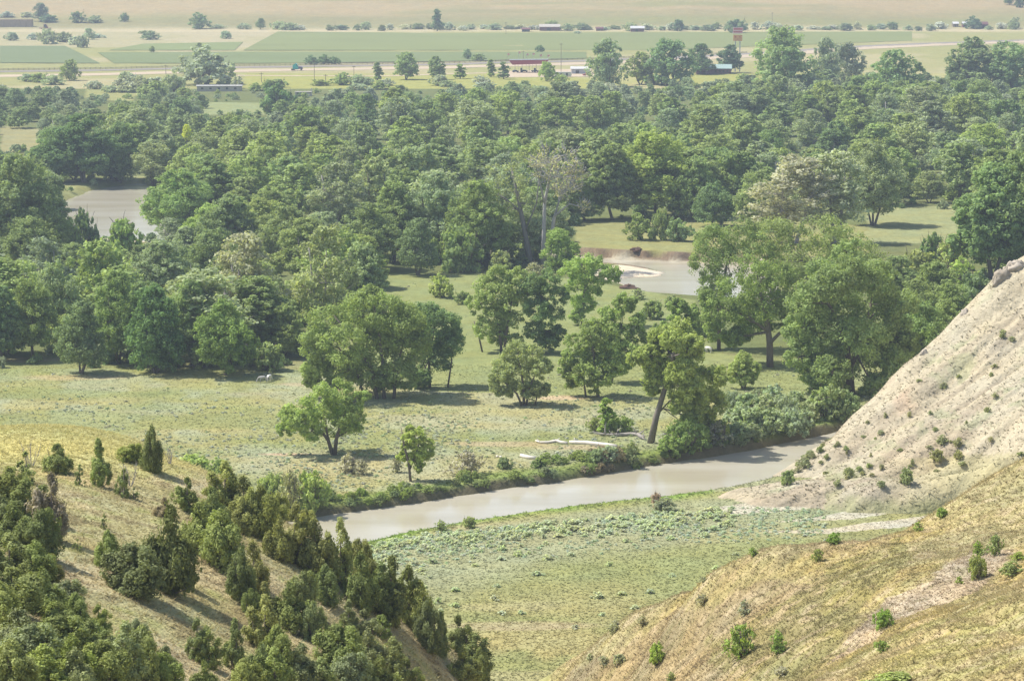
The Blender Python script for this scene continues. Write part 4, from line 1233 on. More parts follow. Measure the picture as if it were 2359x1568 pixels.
for k, (px, py, p, h, w, s) in enumerate(ind):
    near = p[1] < 900
    kind = 'thin' if tw[k] == 4 else ('near' if near and R.random() < .8 else 'mid')
    plant('cottonwood_tree', kind, R.randrange(6), (p[0], p[1], float(ground_z(p[0], p[1])[0]) - .1), h, w, tones[tw[k]][0], phr[k], 'tree', 'forest cottonwoods', bark=BARKP if kind == 'thin' else BARKC)


def joined(name, items, colours, rots=True):
    """many small plants as one mesh; items: (kind, which, x, y, z, h, w)"""
    Vs, Qs, Cs = [], [], []; off = 0
    cache = {}
    for it, c in zip(items, colours):
        kind, i = it[0], it[1] % len(PROTO[it[0]])
        if (kind, i) not in cache:
            me = PROTO[kind][i][2][1]
            v = np.empty(len(me.vertices) * 3, np.float32); me.vertices.foreach_get('co', v)
            t = np.empty(len(me.vertices), np.float32); me.attributes['tone'].data.foreach_get('value', t)
            cache[(kind, i)] = (v.reshape(-1, 4, 3), t.reshape(-1, 4)[:, 0])
        v, t = cache[(kind, i)]
        H, W = PROTO[kind][i][0], PROTO[kind][i][1]
        x, y, z, h, w, keep = it[2:8]
        n = len(v); m = rng.random(n) < keep
        vv = v[m].copy(); tt = t[m]
        cen = vv.mean(1, keepdims=True); vv = cen + (vv - cen) * min(2.2, 1 / math.sqrt(max(keep, .05)))
        an = R.random() * 6.283; ca, sa = math.cos(an), math.sin(an)
        X = (vv[..., 0] * ca - vv[..., 1] * sa) * w / W + x; Yy = (vv[..., 0] * sa + vv[..., 1] * ca) * w / W + y; Z = vv[..., 2] * h / H + z
        vv = np.stack([X, Yy, Z], -1).reshape(-1, 3)
        Vs.append(vv); k = len(tt)
        Qs.append(np.arange(4 * k).reshape(k, 4) + off); off += 4 * k
        Cs.append(np.repeat(np.array(c[:3])[None] * (0.68 + .64 * tt[:, None]), 4, 0))
    return link(name, mesh_np(name, np.concatenate(Vs), np.concatenate(Qs), M_MASS, col=np.concatenate(Cs)))


rest = forest[NIND:]
print('forest', len(forest), 'rest', len(rest))
its = [('mid', R.randrange(6), p[0], p[1], -.1, h, w, .55) for (px, py, p, h, w, s) in rest]
if its:
    stuff(joined('woods', its, [jitter(tones[tw[NIND + k]][0]) for k in range(len(its))]), 'far mass of low green trees below the road', 'woods')
# undergrowth: low brush on the forest floor
its = []; cl = []
for _ in range(9000):
    px = R.uniform(-40, 2400); py = R.uniform(215, 850)
    if R.random() > ((py + 166) / 1000.0) ** -2 * 0.12 or py > np.interp(px, NEARX, NEARY) + 18:
        continue
    p = at(px, py, 0)
    if any(c[0] < px < c[2] and c[1] < py < c[3] for c in CLEAR[:7]) or float(river_sdf(p[:1], p[1:2])[0]) < 2:
        continue
    h = R.uniform(1.5, 4.5); its.append(('bush', R.randrange(4), p[0], p[1], -.1, h, h * R.uniform(1.1, 1.8), .16 if p[1] < 1000 else .1))
    cl.append(jitter(R.choice([(0.11, .155, .055), (.14, .18, .06), (.15, .17, .09), (.085, .125, .05)])))
stuff(joined('undergrowth', its, cl), 'low leafy brush covering the forest floor', 'undergrowth')
print('undergrowth', len(its))

# ------------------------------------------------------------------ shrubs
BUSH = [  # kind, which, px, py, top, w, colour, label
    ('willow', 0, 1075, 1092, 1040, 92, (.19, .185, .125), 'grey-brown willow shrub alone on the meadow by the far bank'),
    ('willow', 1, 805, 1090, 1042, 62, (.20, .19, .135), 'grey willow shrub at the foot of the lone spreading tree'),
    ('willow', 0, 832, 1092, 1055, 44, (.21, .205, .15), 'smaller grey willow shrub beside the spreading tree'),
    ('willow', 1, 914, 1088, 1040, 34, (.18, .18, .12), 'narrow grey shrub just behind the thin young cottonwood'),
    ('bush', 0, 722, 1172, 1072, 95, (.165, .19, .065), 'tall olive shrub on the bank above the river, nearest the junipers'),
    ('willow', 0, 668, 1170, 1085, 72, (.18, .185, .09), 'twiggy grey-olive shrub beside the tall olive one'),
    ('bush', 3, 625, 1150, 1090, 70, (.17, .20, .07), 'low green shrub among the junipers at the meadow edge'),
    ('bush', 1, 450, 1092, 1043, 90, (.19, .22, .075), 'pale green shrub behind the golden ridge crest'),
    ('bush', 2, 500, 1100, 1050, 60, (.17, .20, .07), 'second pale green shrub behind the golden ridge crest'),
    ('bush', 0, 1017, 685, 628, 62, (.19, .22, .07), 'yellow-green shrub alone in the middle clearing'),
    ('bush', 1, 615, 852, 785, 88, (.17, .195, .075), 'yellowish shrub at the forest edge above the horses'),
    ('bush', 2, 470, 846, 775, 70, (.17, .19, .08), 'pale shrub between two dark meadow-edge trees'),
    ('willow', 1, 600, 800, 740, 60, (.20, .175, .14), 'purplish-grey dead shrub behind the horses'),
    ('bush', 1, 1500, 735, 690, 60, GREEN, 'green shrub on the inside of the wide river bend'),
    ('bush', 0, 1545, 712, 680, 46, (.14, .17, .08), 'grey-green shrub by the water of the wide river bend'),
    ('bush', 3, 1612, 775, 725, 60, GREEN, 'green shrub at the foot of the tall bend cottonwood'),
    ('willow', 1, 1470, 690, 664, 44, (.17, .20, .09), 'small pale shrub beside the dark uprooted mass'),
    ('bush', 2, 1510, 800, 742, 64, DARK, 'dark shrub behind the leaning cottonwood crown'),
    ('bush', 1, 1065, 700, 668, 44, GREEN, 'low shrub at the narrow end of the middle clearing'),
    ('willow', 0, 1230, 640, 604, 60, (.17, .18, .10), 'greyish shrub before the trunk of the dead-topped cottonwood'),
    ('narrow', 0, 1395, 1000, 916, 46, (.13, .185, .05), 'green sapling growing through the fallen grey trunk'),
    ('bush', 3, 1432, 996, 958, 70, (.125, .175, .052), 'low green shrub behind the fallen grey trunk'),
    ('willow', 0, 1370, 995, 960, 50, (.16, .19, .065), 'sparse shrub at the thin end of the fallen grey trunk'),
    ('bush', 0, 1455, 1068, 1022, 40, (.12, .15, .075), 'dark shrub on the far bank below the leaning cottonwood'),
    ('bush', 1, 1400, 1060, 1022, 60, (.17, .19, .115), 'grey-green shrub below the white fallen logs'),
    ('bush', 3, 1585, 1050, 985, 110, (.095, .145, .048), 'dark leafy shrub beneath the leaning cottonwood'),
    ('bush', 0, 1540, 1040, 1000, 70, (.115, .165, .05), 'green shrub against the leaning trunk base'),
    ('willow', 1, 1660, 1040, 985, 70, (.17, .165, .11), 'brownish shrub at the water edge past the leaning cottonwood'),
    ('bush', 2, 1530, 1178, 1143, 62, (.14, .155, .10), 'dark grey-green shrub alone on the near river bank'),
    ('willow', 0, 1512, 1172, 1132, 34, (.20, .16, .13), 'leafless twiggy shrub on the near river bank'),
    ('willow', 1, 1015, 1222, 1195, 44, (.17, .20, .09), 'feathery shrub at the near water edge nearest the junipers'),
    ('bush', 1, 1080, 1214, 1186, 36, (.15, .175, .085), 'small shrub at the near water edge'),
    ('bush', 0, 1900, 965, 880, 110, (.14, .175, .085), 'big grey-green shrub below the largest cottonwood'),
    ('bush', 2, 1950, 965, 895, 80, (.11, .15, .07), 'dark shrub where the river disappears behind the bluff'),
    ('bush', 1, 1790, 935, 905, 45, (.12, .15, .085), 'small dark shrub on top of the grey bank thicket'),
    ('bush', 3, 1750, 925, 895, 50, (.13, .16, .09), 'low shrub behind the grey bank thicket'),
]
for (k, i, px, py, top, w, c, lab) in BUSH:
    put('shrub', k, i, px, py, top, w, c, lab, 'shrub', crown='foliage', trunk='stem')
# the grey thicket right of the leaning cottonwood
THICKET = [(1700, 985, 80), (1740, 1000, 90), (1780, 1005, 85), (1820, 1005, 80), (1855, 1000, 70), (1720, 960, 80), (1765, 965, 85), (1810, 968, 80), (1850, 970, 70), (1695, 1020, 60), (1735, 1030, 55), (1690, 945, 60), (1780, 935, 70), (1830, 940, 60)]
ph = place_words([(a, b) for a, b, c in THICKET], [('the leaning cottonwood', 1640, 985), ('the bluff foot', 1880, 990)], lambda k: 'grey-green thicket shrub on the far bank', )
for k, (px, py, w) in enumerate(THICKET):
    put('shrub', 'bush', k, px, py, py - w * .72, w, (.165, .19, .11), ph[k], 'shrub', 'grey thicket shrubs on the far bank', crown='foliage', trunk='stem')
# green brush along the foot of the far bank
bk = []; bpos = []
bxs_, bys_ = [p[0] for p in NEAR[2:15]], [p[1] for p in NEAR[2:15]]


def bank_spot(px, off):
    q = at(px, np.interp(px, bxs_, bys_), WZ); q[1] += off
    for _ in range(30):
        if float(river_sdf(q[:1], q[1:2])[0]) > 1.6:
            break
        q[1] += .4
    q[2] = float(ground_z(q[0], q[1])[0])
    return q


px = 745.0
while px < 1735:
    px += R.uniform(7, 22)
    for r, (o0, o1, wm) in enumerate(((1.4, 3.2, 24), (4.0, 7.5, 34), (8.0, 12.0, 30))):
        dens = float(fbm(px / 60.0, 7.0 + 3 * r, 153, 2)) + (.12 if px < 1000 else 0) + (.10 if px > 1480 else 0) - .05 * r
        if dens < .41 or (925 < px < 1000 and r == 2):
            continue
        q = bank_spot(px + R.uniform(-8, 8), R.uniform(o0, o1)); u, v_, _ = proj(*q)
        bk.append((float(u), float(v_), wm * R.uniform(.6, 1.35))); bpos.append(q)
ph = place_words([(a, b) for a, b, c in bk], [('the thin young cottonwood', 950, 1130), ('the leaning cottonwood', 1500, 1060), ('the white log', 1215, 1090), ('the tall olive shrub', 730, 1175)],
                 lambda k: 'leafy green bush on the far bank', ('upstream of', 'downstream of', 'above', 'below'))
for k, (px, py, w) in enumerate(bk):
    brown = 1330 < px < 1440 and R.random() < .55
    put('bank_bush', 'bush', k, px, py, py - w * R.uniform(.5, .75), w, (.155, .135, .09) if brown else R.choice([(.125, .165, .052), (.14, .18, .058), (.115, .15, .058), (.135, .155, .08)]), ph[k], 'shrub', 'bushes along the far bank', base=bpos[k], crown='foliage', trunk='stem')
# silvery bushes and trees along the far field edge, and on the dry flat
fr = []
for px in range(765, 2358, 27):
    if 1240 < px < 1290 or 1455 < px < 1485 or 2190 < px < 2275:
        continue
    fr.append((px + R.uniform(-8, 8), 70 + R.uniform(-3, 2), R.uniform(20, 44), R.uniform(8, 20)))
for k in range(74):
    x = R.uniform(0, 2358)
    if 560 < x < 740 and R.random() < .7 or 430 < x < 565:
        continue
    fr.append((x, R.uniform(196, 222) if x < 1700 else R.uniform(190, 230), R.uniform(28, 64), R.uniform(14, 26)))
for (x, y, w, h) in ((25, 94, 36, 20), (75, 92, 30, 16), (105, 102, 50, 34), (150, 98, 56, 24), (172, 104, 40, 20), (225, 88, 40, 10), (640, 68, 44, 18), (665, 70, 54, 18), (690, 70, 30, 12), (500, 66, 40, 10),
                     (560, 68, 36, 14), (330, 78, 30, 8), (60, 40, 34, 12), (15, 40, 40, 14), (1330, 78, 20, 6), (545, 204, 38, 28), (618, 208, 34, 26), (590, 210, 40, 20), (400, 214, 60, 40), (350, 222, 70, 36),
                     (90, 190, 50, 22), (120, 196, 60, 24), (290, 188, 44, 22), (310, 194, 50, 24), (60, 188, 40, 18), (790, 196, 50, 30), (1290, 190, 36, 18), (1110, 194, 44, 20), (1010, 198, 50, 26), (890, 198, 40, 18)):
    fr.append((x, y, w, h))
ph = place_words([(a, b) for a, b, c, d in fr], [('the far poplar', 1007, 66), ('the pale-roofed shed', 1265, 66), ('the tall sign', 1698, 75), ('the far red barn', 2265, 62), ('the hay stack', 50, 70), ('the big silvery tree', 475, 180), ('the teal truck', 685, 165), ('the white trailer', 1300, 178), ('the field corner', 640, 72)],
                 lambda k: 'far silvery bush' if fr[k][1] < 110 else 'bush by the road', ('left of', 'right of', 'beyond', 'below'))
for k, (px, py, w, h) in enumerate(fr):
    put('silver_bush', 'bush', k, px, py, py - h, w, R.choice([SILVER, (.24, .255, .21), (.17, .20, .13), (.12, .15, .09)]) if py < 110 else R.choice([(.17, .20, .12), (.14, .18, .07), (.19, .21, .15)]), ph[k], 'shrub', 'bushes beyond the forest', crown='foliage', trunk='stem')

# ------------------------------------------------------------------ junipers on the near hill
JU = [  # px, py, top, w, which, tone
    (344, 1086, 990, 50, 0, 'd'), (230, 1121, 1017, 52, 5, 'n'), (304, 1062, 1026, 56, 2, 'b'), (124, 1246, 1101, 78, 3, 'r'), (136, 1090, 1028, 66, 4, 'n'),
    (20, 1166, 1085, 90, 2, 'n'), (60, 1200, 1110, 90, 1, 'd'), (36, 1262, 1165, 95, 4, 'd'), (96, 1288, 1180, 92, 2, 'd'), (24, 1326, 1236, 100, 1, 'n'), (76, 1331, 1252, 90, 4, 'n'), (122, 1342, 1284, 60, 3, 'o'),
    (30, 1406, 1312, 112, 2, 'n'), (96, 1422, 1320, 96, 4, 'n'), (152, 1406, 1340, 78, 2, 'g'), (182, 1450, 1372, 66, 1, 'n'), (224, 1458, 1396, 52, 3, 'b'), (48, 1502, 1408, 116, 4, 'g'), (132, 1502, 1420, 110, 2, 'n'),
    (200, 1526, 1436, 92, 4, 'n'), (20, 1585, 1480, 112, 2, 'n'), (100, 1592, 1490, 110, 1, 'b'), (172, 1594, 1500, 92, 4, 'g'), (245, 1588, 1480, 96, 2, 'n'), (288, 1572, 1440, 86, 1, 'g'), (340, 1570, 1450, 86, 4, 'n'), (388, 1592, 1508, 72, 2, 'b'),
    (300, 1366, 1255, 122, 2, 'd'), (388, 1364, 1178, 112, 4, 'd'), (418, 1348, 1262, 66, 1, 'd'), (256, 1312, 1230, 62, 3, 'n'),
    (434, 1178, 1106, 54, 3, 'n'), (382, 1194, 1148, 46, 4, 'r'), (464, 1264, 1163, 96, 4, 'n'), (520, 1312, 1184, 88, 2, 'n'), (548, 1382, 1270, 68, 5, 'd'), (520, 1172, 1072, 76, 1, 'o'), (566, 1192, 1104, 76, 4, 'o'),
    (604, 1238, 1124, 66, 2, 'o'), (590, 1367, 1254, 72, 4, 'o'), (578, 1416, 1362, 42, 3, 'n'), (612, 1498, 1380, 76, 1, 'o'), (452, 1522, 1430, 56, 3, 'n'), (482, 1537, 1457, 50, 1, 'n'), (548, 1547, 1432, 54, 5, 'n'),
    (640, 1190, 1140, 50, 2, 'o'), (676, 1294, 1166, 74, 3, 'o'), (732, 1327, 1202, 76, 4, 'o'), (786, 1352, 1206, 68, 1, 'o'), (822, 1308, 1244, 48, 2, 'o'), (757, 1392, 1310, 64, 2, 'd'), (836, 1405, 1284, 78, 4, 'n'), (876, 1418, 1303, 72, 1, 'd'),
    (902, 1440, 1296, 82, 3, 'n'), (940, 1434, 1305, 56, 0, 'n'), (988, 1496, 1392, 60, 1, 'd'), (1020, 1512, 1415, 46, 5, 'n'), (1058, 1496, 1420, 52, 3, 'n'), (1094, 1548, 1464, 66, 1, 'd'), (1068, 1572, 1496, 72, 4, 'o'), (1112, 1586, 1500, 56, 3, 'd'),
    (802, 1450, 1386, 44, 5, 'g'), (842, 1480, 1408, 58, 3, 'g'), (878, 1467, 1418, 40, 0, 'b'), (662, 1450, 1350, 88, 4, 'n'), (724, 1480, 1394, 58, 1, 'g'), (608, 1418, 1344, 52, 5, 'o'),
    (776, 1543, 1440, 98, 2, 'n'), (852, 1549, 1456, 76, 4, 'g'), (902, 1572, 1474, 70, 1, 'n'), (648, 1549, 1448, 88, 2, 'n'), (688, 1574, 1488, 82, 4, 'g'), (632, 1594, 1500, 84, 1, 'n'), (808, 1594, 1508, 84, 2, 'g'), (868, 1602, 1518, 84, 4, 'n'),
    (10, 1450, 1350, 110, 4, 'n'), (70, 1545, 1440, 110, 2, 'g'), (160, 1560, 1470, 90, 4, 'b'), (225, 1500, 1440, 60, 1, 'n'), (255, 1545, 1470, 70, 4, 'g'), (10, 1240, 1150, 90, 1, 'd'), (60, 1380, 1300, 90, 4, 'n'), (140, 1455, 1390, 70, 2, 'n'), (380, 1560, 1490, 60, 4, 'g'), (600, 1560, 1490, 64, 4, 'n'), (560, 1225, 1150, 70, 2, 'o'), (490, 1215, 1130, 70, 4, 'n'), (640, 1290, 1200, 60, 4, 'o'), (700, 1400, 1320, 60, 2, 'n'), (850, 1345, 1260, 56, 4, 'o'), (960, 1460, 1350, 60, 2, 'o'), (560, 1602, 1520, 80, 2, 'n'), (470, 1598, 1530, 60, 4, 'n'), (940, 1600, 1520, 60, 3, 'n'), (740, 1600, 1520, 76, 1, 'n'), (318, 1500, 1430, 60, 3, 'g'), (700, 1230, 1176, 46, 2, 'o'),
]
jt = {'d': (0.082, 0.100, 0.040), 'n': (0.116, 0.132, 0.048), 'b': (0.122, 0.145, 0.044), 'r': (.155, .132, .088), 'g': (0.126, 0.140, 0.068), 'o': (0.136, 0.142, 0.048)}
jw = {'d': 'dark', 'n': 'olive', 'b': 'bright green', 'r': 'brown dying', 'g': 'grey-green', 'o': 'yellow-olive'}
HLAND = [('the dark column on the ridge crest', 344, 1040), ('the brown dying juniper', 124, 1170), ('the dark pair casting the long shadow', 350, 1290), ('the slope foot', 1100, 1540), ('the river edge', 800, 1230), ('the nearest corner of the hill', 20, 1560), ('the open grass strip', 560, 1470)]
ph = place_words([(a, .5 * (b + c)) for a, b, c, *_ in JU], HLAND, lambda k: '%s juniper' % jw[JU[k][5]], ('left of', 'right of', 'up the slope from', 'down the slope from'))
ph[0] = 'dark columnar juniper alone on the golden ridge crest'; ph[1] = 'slender olive juniper on the golden slope beside the crest one'
ph[3] = 'brown dying juniper at the edge of the golden slope'; ph[27] = 'broad dark juniper casting a long shadow downhill'; ph[28] = 'taller dark juniper of the pair with the long shadow'
ph[4] = 'half-dead juniper with silvery bare twigs below the golden crest'
for k, (px, py, top, w, i, tn) in enumerate(JU):
    p = None
    while p is None:
        p = surf(px, py, hillL_z); py += 4
    s = px_scale(p)
    plant('juniper_tree', 'juniper', i if k % 5 else 6, (p[0], p[1], p[2] - .1), (py - top) / s * 1.02, w / s * 1.3, jt[tn], ph[k], 'juniper', 'junipers on the near hill', bark=(.22, .19, .16), lean=-0.06)
for k, (px, py, top, w, lab) in enumerate(((286, 1146, 1054, 40, 'thin spiky juniper with bare tips below the golden crest'), (276, 1139, 1100, 46, 'low sparse juniper at the foot of the spiky one'), (308, 1151, 1124, 28, 'small juniper downhill of the spiky one'),
                                           (184, 1119, 1069, 30, 'sparse young juniper near the slender olive one'), (62, 1115, 1040, 66, 'open juniper with bare grey trunks above the dense stand'), (240, 1218, 1180, 20, 'tiny juniper seedling on the open golden slope'),
                                           (180, 1270, 1240, 24, 'seedling juniper at the shadow strip by the dense stand'))):
    p = surf(px, py, hillL_z); s = px_scale(p)
    plant('juniper_tree', 'sparse_juniper', k, (p[0], p[1], p[2] - .1), (py - top) / s, w / s, jt['n'], lab, 'juniper', bark=(.25, .22, .19))
# bare snags
for k, (px, py, top, w, lab) in enumerate(((72, 1075, 1010, 46, 'grey leafless snag of several thin stems near the crest'), (128, 1085, 1030, 52, 'silvery twiggy snag beside the half-dead juniper'), (392, 1070, 1030, 24, 'thin leafless snag on the ridge against the sage meadow'),
                                           (300, 1120, 1070, 36, 'thin bare twigs of a dead bush beside the spiky juniper'))):
    p = surf(px, py, hillL_z); s = px_scale(p); g = np.random.default_rng(900 + k); mb = MB(); h, wd = (py - top) / s, w / s
    for j in range(7):
        e = np.array([(g.random() - .5) * wd, (g.random() - .5) * wd, h * (.6 + .4 * g.random())]); cv = curve((0.1 * e[0], .1 * e[1], -.1), e, g, .12, 6)
        mb.tube(cv, np.linspace(.045, .008, 6), 5)
        for q in range(6):
            a = cv[2 + q % 4]; b = a + np.array([(g.random() - .5) * .7, (g.random() - .5) * .7, .2 + .5 * g.random()]); mb.tube(curve(a, b, g, .15, 4), np.linspace(.02, .005, 4), 4)
    o = mb.build('dead_shrub', M_BARK); o.location = p; o.color = (.40, .37, .34, 1); tag(o, lab, 'dead shrub')

# ------------------------------------------------------------------ shrubs on the near right slope and on the bluff
RS = [(1920, 1252, 40, 27), (1735, 1281, 28, 20), (1883, 1292, 34, 28), (2250, 1333, 46, 52), (2291, 1278, 46, 46), (2252, 1279, 36, 34), (2330, 1326, 56, 32), (2116, 1223, 34, 22), (2098, 1195, 40, 33), (2170, 1191, 30, 22),
      (1705, 1515, 84, 76), (1790, 1508, 52, 56), (1512, 1532, 48, 52), (1715, 1418, 34, 36), (1617, 1396, 36, 26), (2032, 1446, 52, 42), (2030, 1502, 46, 28), (1545, 1572, 34, 24), (1340, 1480, 48, 22), (1420, 1442, 26, 16), (1480, 1442, 30, 24),
      (1425, 1530, 34, 24), (1390, 1536, 32, 22), (1360, 1522, 22, 16), (2050, 1585, 130, 34), (1800, 1556, 48, 22), (1620, 1342, 22, 14), (1415, 1455, 30, 20), (2060, 1210, 30, 14), (2210, 1345, 24, 18), (2345, 1290, 30, 20)]
gy = {13, 14, 20, 21, 22, 23, 25, 27, 26, 19}
ph = place_words([(a, b) for a, b, *_ in RS], [('the largest bright shrub', 1705, 1480), ('the three shrubs on the bare patch', 2265, 1300), ('the knoll crest', 1850, 1250), ('the slope foot', 1420, 1480), ('the yellow knoll', 2050, 1480)],
                 lambda k: ('grey' if k in gy else 'green') + ' slope shrub', ('left of', 'right of', 'up from', 'down from'))
ph[10] = 'largest bright green shrub on the brown slope, casting a dark shadow'; ph[11] = 'bright green shrub next to the largest one on the brown slope'
for k, (px, py, w, h) in enumerate(RS):
    p = surf(px, py, hillR_z)
    if p is None:
        continue
    s = px_scale(p)
    plant('shrub', 'willow' if k % 3 else 'bush', k, (p[0], p[1], p[2] - .05), h / s * 1.05, w / s, (.20, .205, .145) if k in gy else R.choice([(.13, .185, .05), (.15, .20, .055), (.14, .175, .065)]), ph[k], 'shrub', 'shrubs on the near brown slope', crown='foliage', trunk='stem')
BS = [(2088, 1114, 46, 48), (2158, 1062, 42, 34), (2170, 1024, 36, 28), (1955, 1102, 32, 26), (1928, 1120, 22, 20), (1812, 1117, 42, 42), (1852, 1078, 40, 38), (2205, 1058, 28, 26), (2205, 1030, 26, 26), (2030, 1120, 26, 18)]
for _ in range(66):
    x = R.uniform(1880, 2356); lo = np.interp(x, [1880, 1950, 2120, 2215, 2356], [1040, 975, 820, 725, 620]) + 14; hi_ = np.interp(x, [1880, 2050, 2200, 2356], [1095, 1120, 1080, 1050])
    y = R.uniform(lo, hi_)
    if R.random() < .75 * (1 - (y - lo) / (hi_ - lo + 1)):
        continue
    BS.append((x, y, R.uniform(8, 22), R.uniform(6, 17)))
for _ in range(11):
    t = R.random(); x = 1780 + 130 * t; y = 1130 - 100 * t + R.uniform(-14, 6)
    BS.append((x, y, R.uniform(14, 28), R.uniform(10, 20)))
ph = place_words([(a, b) for a, b, *_ in BS], [('the biggest bluff shrub', 2088, 1090), ('the bluff crest rocks', 2310, 640), ('the river bend', 1850, 1060), ('the middle of the bluff', 2200, 900), ('the bluff base', 2000, 1130), ('the grass below the bluff', 2300, 1040), ('the bluff skyline', 2050, 920)],
                 lambda k: 'small bluff shrub', ('left of', 'right of', 'above', 'below'))
ph[0] = 'biggest dark shrub on the pale clay slope'
for k, (px, py, w, h) in enumerate(BS):
    p = surf(px, py, bluff_z, 400, 640, 700)
    if p is None:
        continue
    s = px_scale(p)
    plant('shrub', 'bush', k, (p[0], p[1], p[2] - .1), .85 * h / s, .85 * w / s, R.choice([(.165, .175, .085), (.175, .185, .10), (.19, .195, .115), (.16, .18, .08)]), ph[k], 'shrub', 'shrubs on the pale bluff', crown='foliage', trunk='stem')

# ------------------------------------------------------------------ sagebrush
cnt = 0; used_ = []
for _ in range(6000):
    if cnt >= 285:
        break
    px = R.uniform(790, 1700); b0 = np.interp(px, [790, 1000, 1300, 1700], [1262, 1222, 1196, 1165]); py = b0 + abs(R.gauss(0, 27)) + 5
    if R.random() < .10:
        py = R.uniform(1270, 1450)
    if py > 1470 or px < np.interp(py, [1250, 1350, 1470], [800, 900, 1010]):
        continue
    p = on_ground(px, py)
    if any((p[0] - q[0]) ** 2 + (p[1] - q[1]) ** 2 < .7 for q in used_):
        continue
    if p[2] > 2 or float(river_sdf(p[:1], p[1:2])[0]) < 8:
        continue
    used_.append(p); cnt += 1
    h = R.uniform(.5, .95)
    lone = py > b0 + 75
    plant('sagebrush_bush', 'sage', cnt, (p[0], p[1], p[2] - .05), h, h * R.uniform(1.8, 2.9), R.choice([(.262, .285, .20), (.25, .275, .185), (.27, .288, .21)]),
          'lone silvery sagebrush dotted over the lower meadow' if lone else 'silvery sagebrush in the pale belt beside the near river bank', 'sagebrush', 'lone sagebrush on the lower meadow' if lone else 'sagebrush in the near belt', crown='foliage', trunk='stem')
its = []; cl = []
for _ in range(16000):
    px = R.uniform(-20, 2000); py = R.uniform(860, 1125) if R.random() < .85 else R.uniform(632, 860)
    if py < 860 and (px < 880 or px > 1880):
        continue
    p = at(px, py, 0)
    dn = float(fbm(p[0] / 16, p[1] / 26, 131, 3))
    if R.random() > 1.6 * (dn - .32) * (1.0 if py > 930 else .35 if py > 860 else .6):
        continue
    if float(river_sdf(p[:1], p[1:2])[0]) < 9:
        continue
    h = R.uniform(.18, .42); its.append(('sage', R.randrange(3), p[0], p[1], float(ground_z(p[0], p[1])[0]) - .05, h, h * R.uniform(1.6, 3.0), .30))
    cl.append(jitter(R.choice([(.245, .258, .17), (.235, .252, .155), (.22, .245, .13), (.25, .262, .185), (.215, .22, .14)])))
for _ in range(5200):
    px = R.uniform(800, 1900); b0 = np.interp(px, [790, 1000, 1300, 1700, 1900], [1262, 1222, 1196, 1165, 1160]); py = b0 + abs(R.gauss(0, 30)) + 4
    p = at(px, py, 0)
    if R.random() > 2.2 * (float(fbm(p[0] / 9, p[1] / 12, 137, 3)) - .3) or float(river_sdf(p[:1], p[1:2])[0]) < 8 or px < np.interp(py, [1250, 1350], [800, 900]):
        continue
    h = R.uniform(.18, .38); its.append(('sage', R.randrange(3), p[0], p[1], float(ground_z(p[0], p[1])[0]) - .05, h, h * R.uniform(1.8, 3.2), .34))
    cl.append(jitter(R.choice([(.262, .285, .195), (.25, .278, .18), (.27, .29, .205), (.245, .275, .165)])))
stuff(joined('sagebrush', its, cl), 'grey sagebrush scattered over the far meadow', 'sagebrush')
print('sage', len(its))


# ------------------------------------------------------------------ grass tufts
def tufts(name, X, Y, Z, h, w, col, lab):
    n = len(X)
    an = rng.random((n, 3)) * 6.283
    V = np.empty((n, 3, 3, 3), np.float32); Cc = np.empty((n, 3, 3, 3), np.float32)
    for k in range(3):
        dx = np.cos(an[:, k]); dy = np.sin(an[:, k])
        lean = (rng.random((n, 2)) - .5) * h[:, None] * 3.6
        V[:, k, 0] = np.stack([X - dx * w, Y - dy * w, Z - .03], -1)
        V[:, k, 1] = np.stack([X + dx * w, Y + dy * w, Z - .03], -1)
        V[:, k, 2] = np.stack([X + lean[:, 0], Y + lean[:, 1], Z + h * (.35 + .5 * rng.random(n))], -1)
        Cc[:, k] = col[:, None, :]
    V = V.reshape(-1, 3); T = np.arange(len(V)).reshape(-1, 3)
    return stuff(link(name, mesh_np(name, V, T, M_TUFT, col=Cc.reshape(-1, 3))), lab, 'grass')


def scatter(fn, colfn, x0, x1, y0, y1, n, zmin, ptop=900):
    X = rng.uniform(x0, x1, n); Y = rng.uniform(y0, y1, n); Z = fn(X, Y)
    px, py, _ = proj(X, Y, Z)
    m = (Z > zmin) & (px > -60) & (px < 2420) & (py < 1640) & (py > ptop)
    X, Y, Z, px, py = X[m], Y[m], Z[m], px[m], py[m]
    c = colfn(X[None], Y[None], Z[None], px[None], py[None])[0]
    return X, Y, Z, c


X, Y, Z, c = scatter(hillL_z, colL, -75, 20, 120, 300, 150000, 6)
v = (0.84 + .4 * rng.random(len(X)))[:, None]
tufts('grass', X, Y, Z, .12 + .30 * rng.random(len(X)) ** 2, .04 + .06 * rng.random(len(X)), c * v, 'dry yellow grass on the juniper hill')
X, Y, Z, c = scatter(hillR_z, colR, 5, 75, 130, 345, 190000, 2)
v = (0.84 + .4 * rng.random(len(X)))[:, None]
tufts('grass', X, Y, Z, .10 + .28 * rng.random(len(X)) ** 2, .04 + .06 * rng.random(len(X)), c * v, 'dry tan grass on the brown slope')
X, Y, Z, c = scatter(bluff_z, colB, 40, 105, 455, 545, 9000, 0.5, 620)
c = c * .62 + np.array([.24, .235, .13]) * .38
tufts('grass', X, Y, Z, .10 + .35 * rng.random(len(X)), .07 + .10 * rng.random(len(X)), c, 'sparse grass tufts on the pale clay slope')
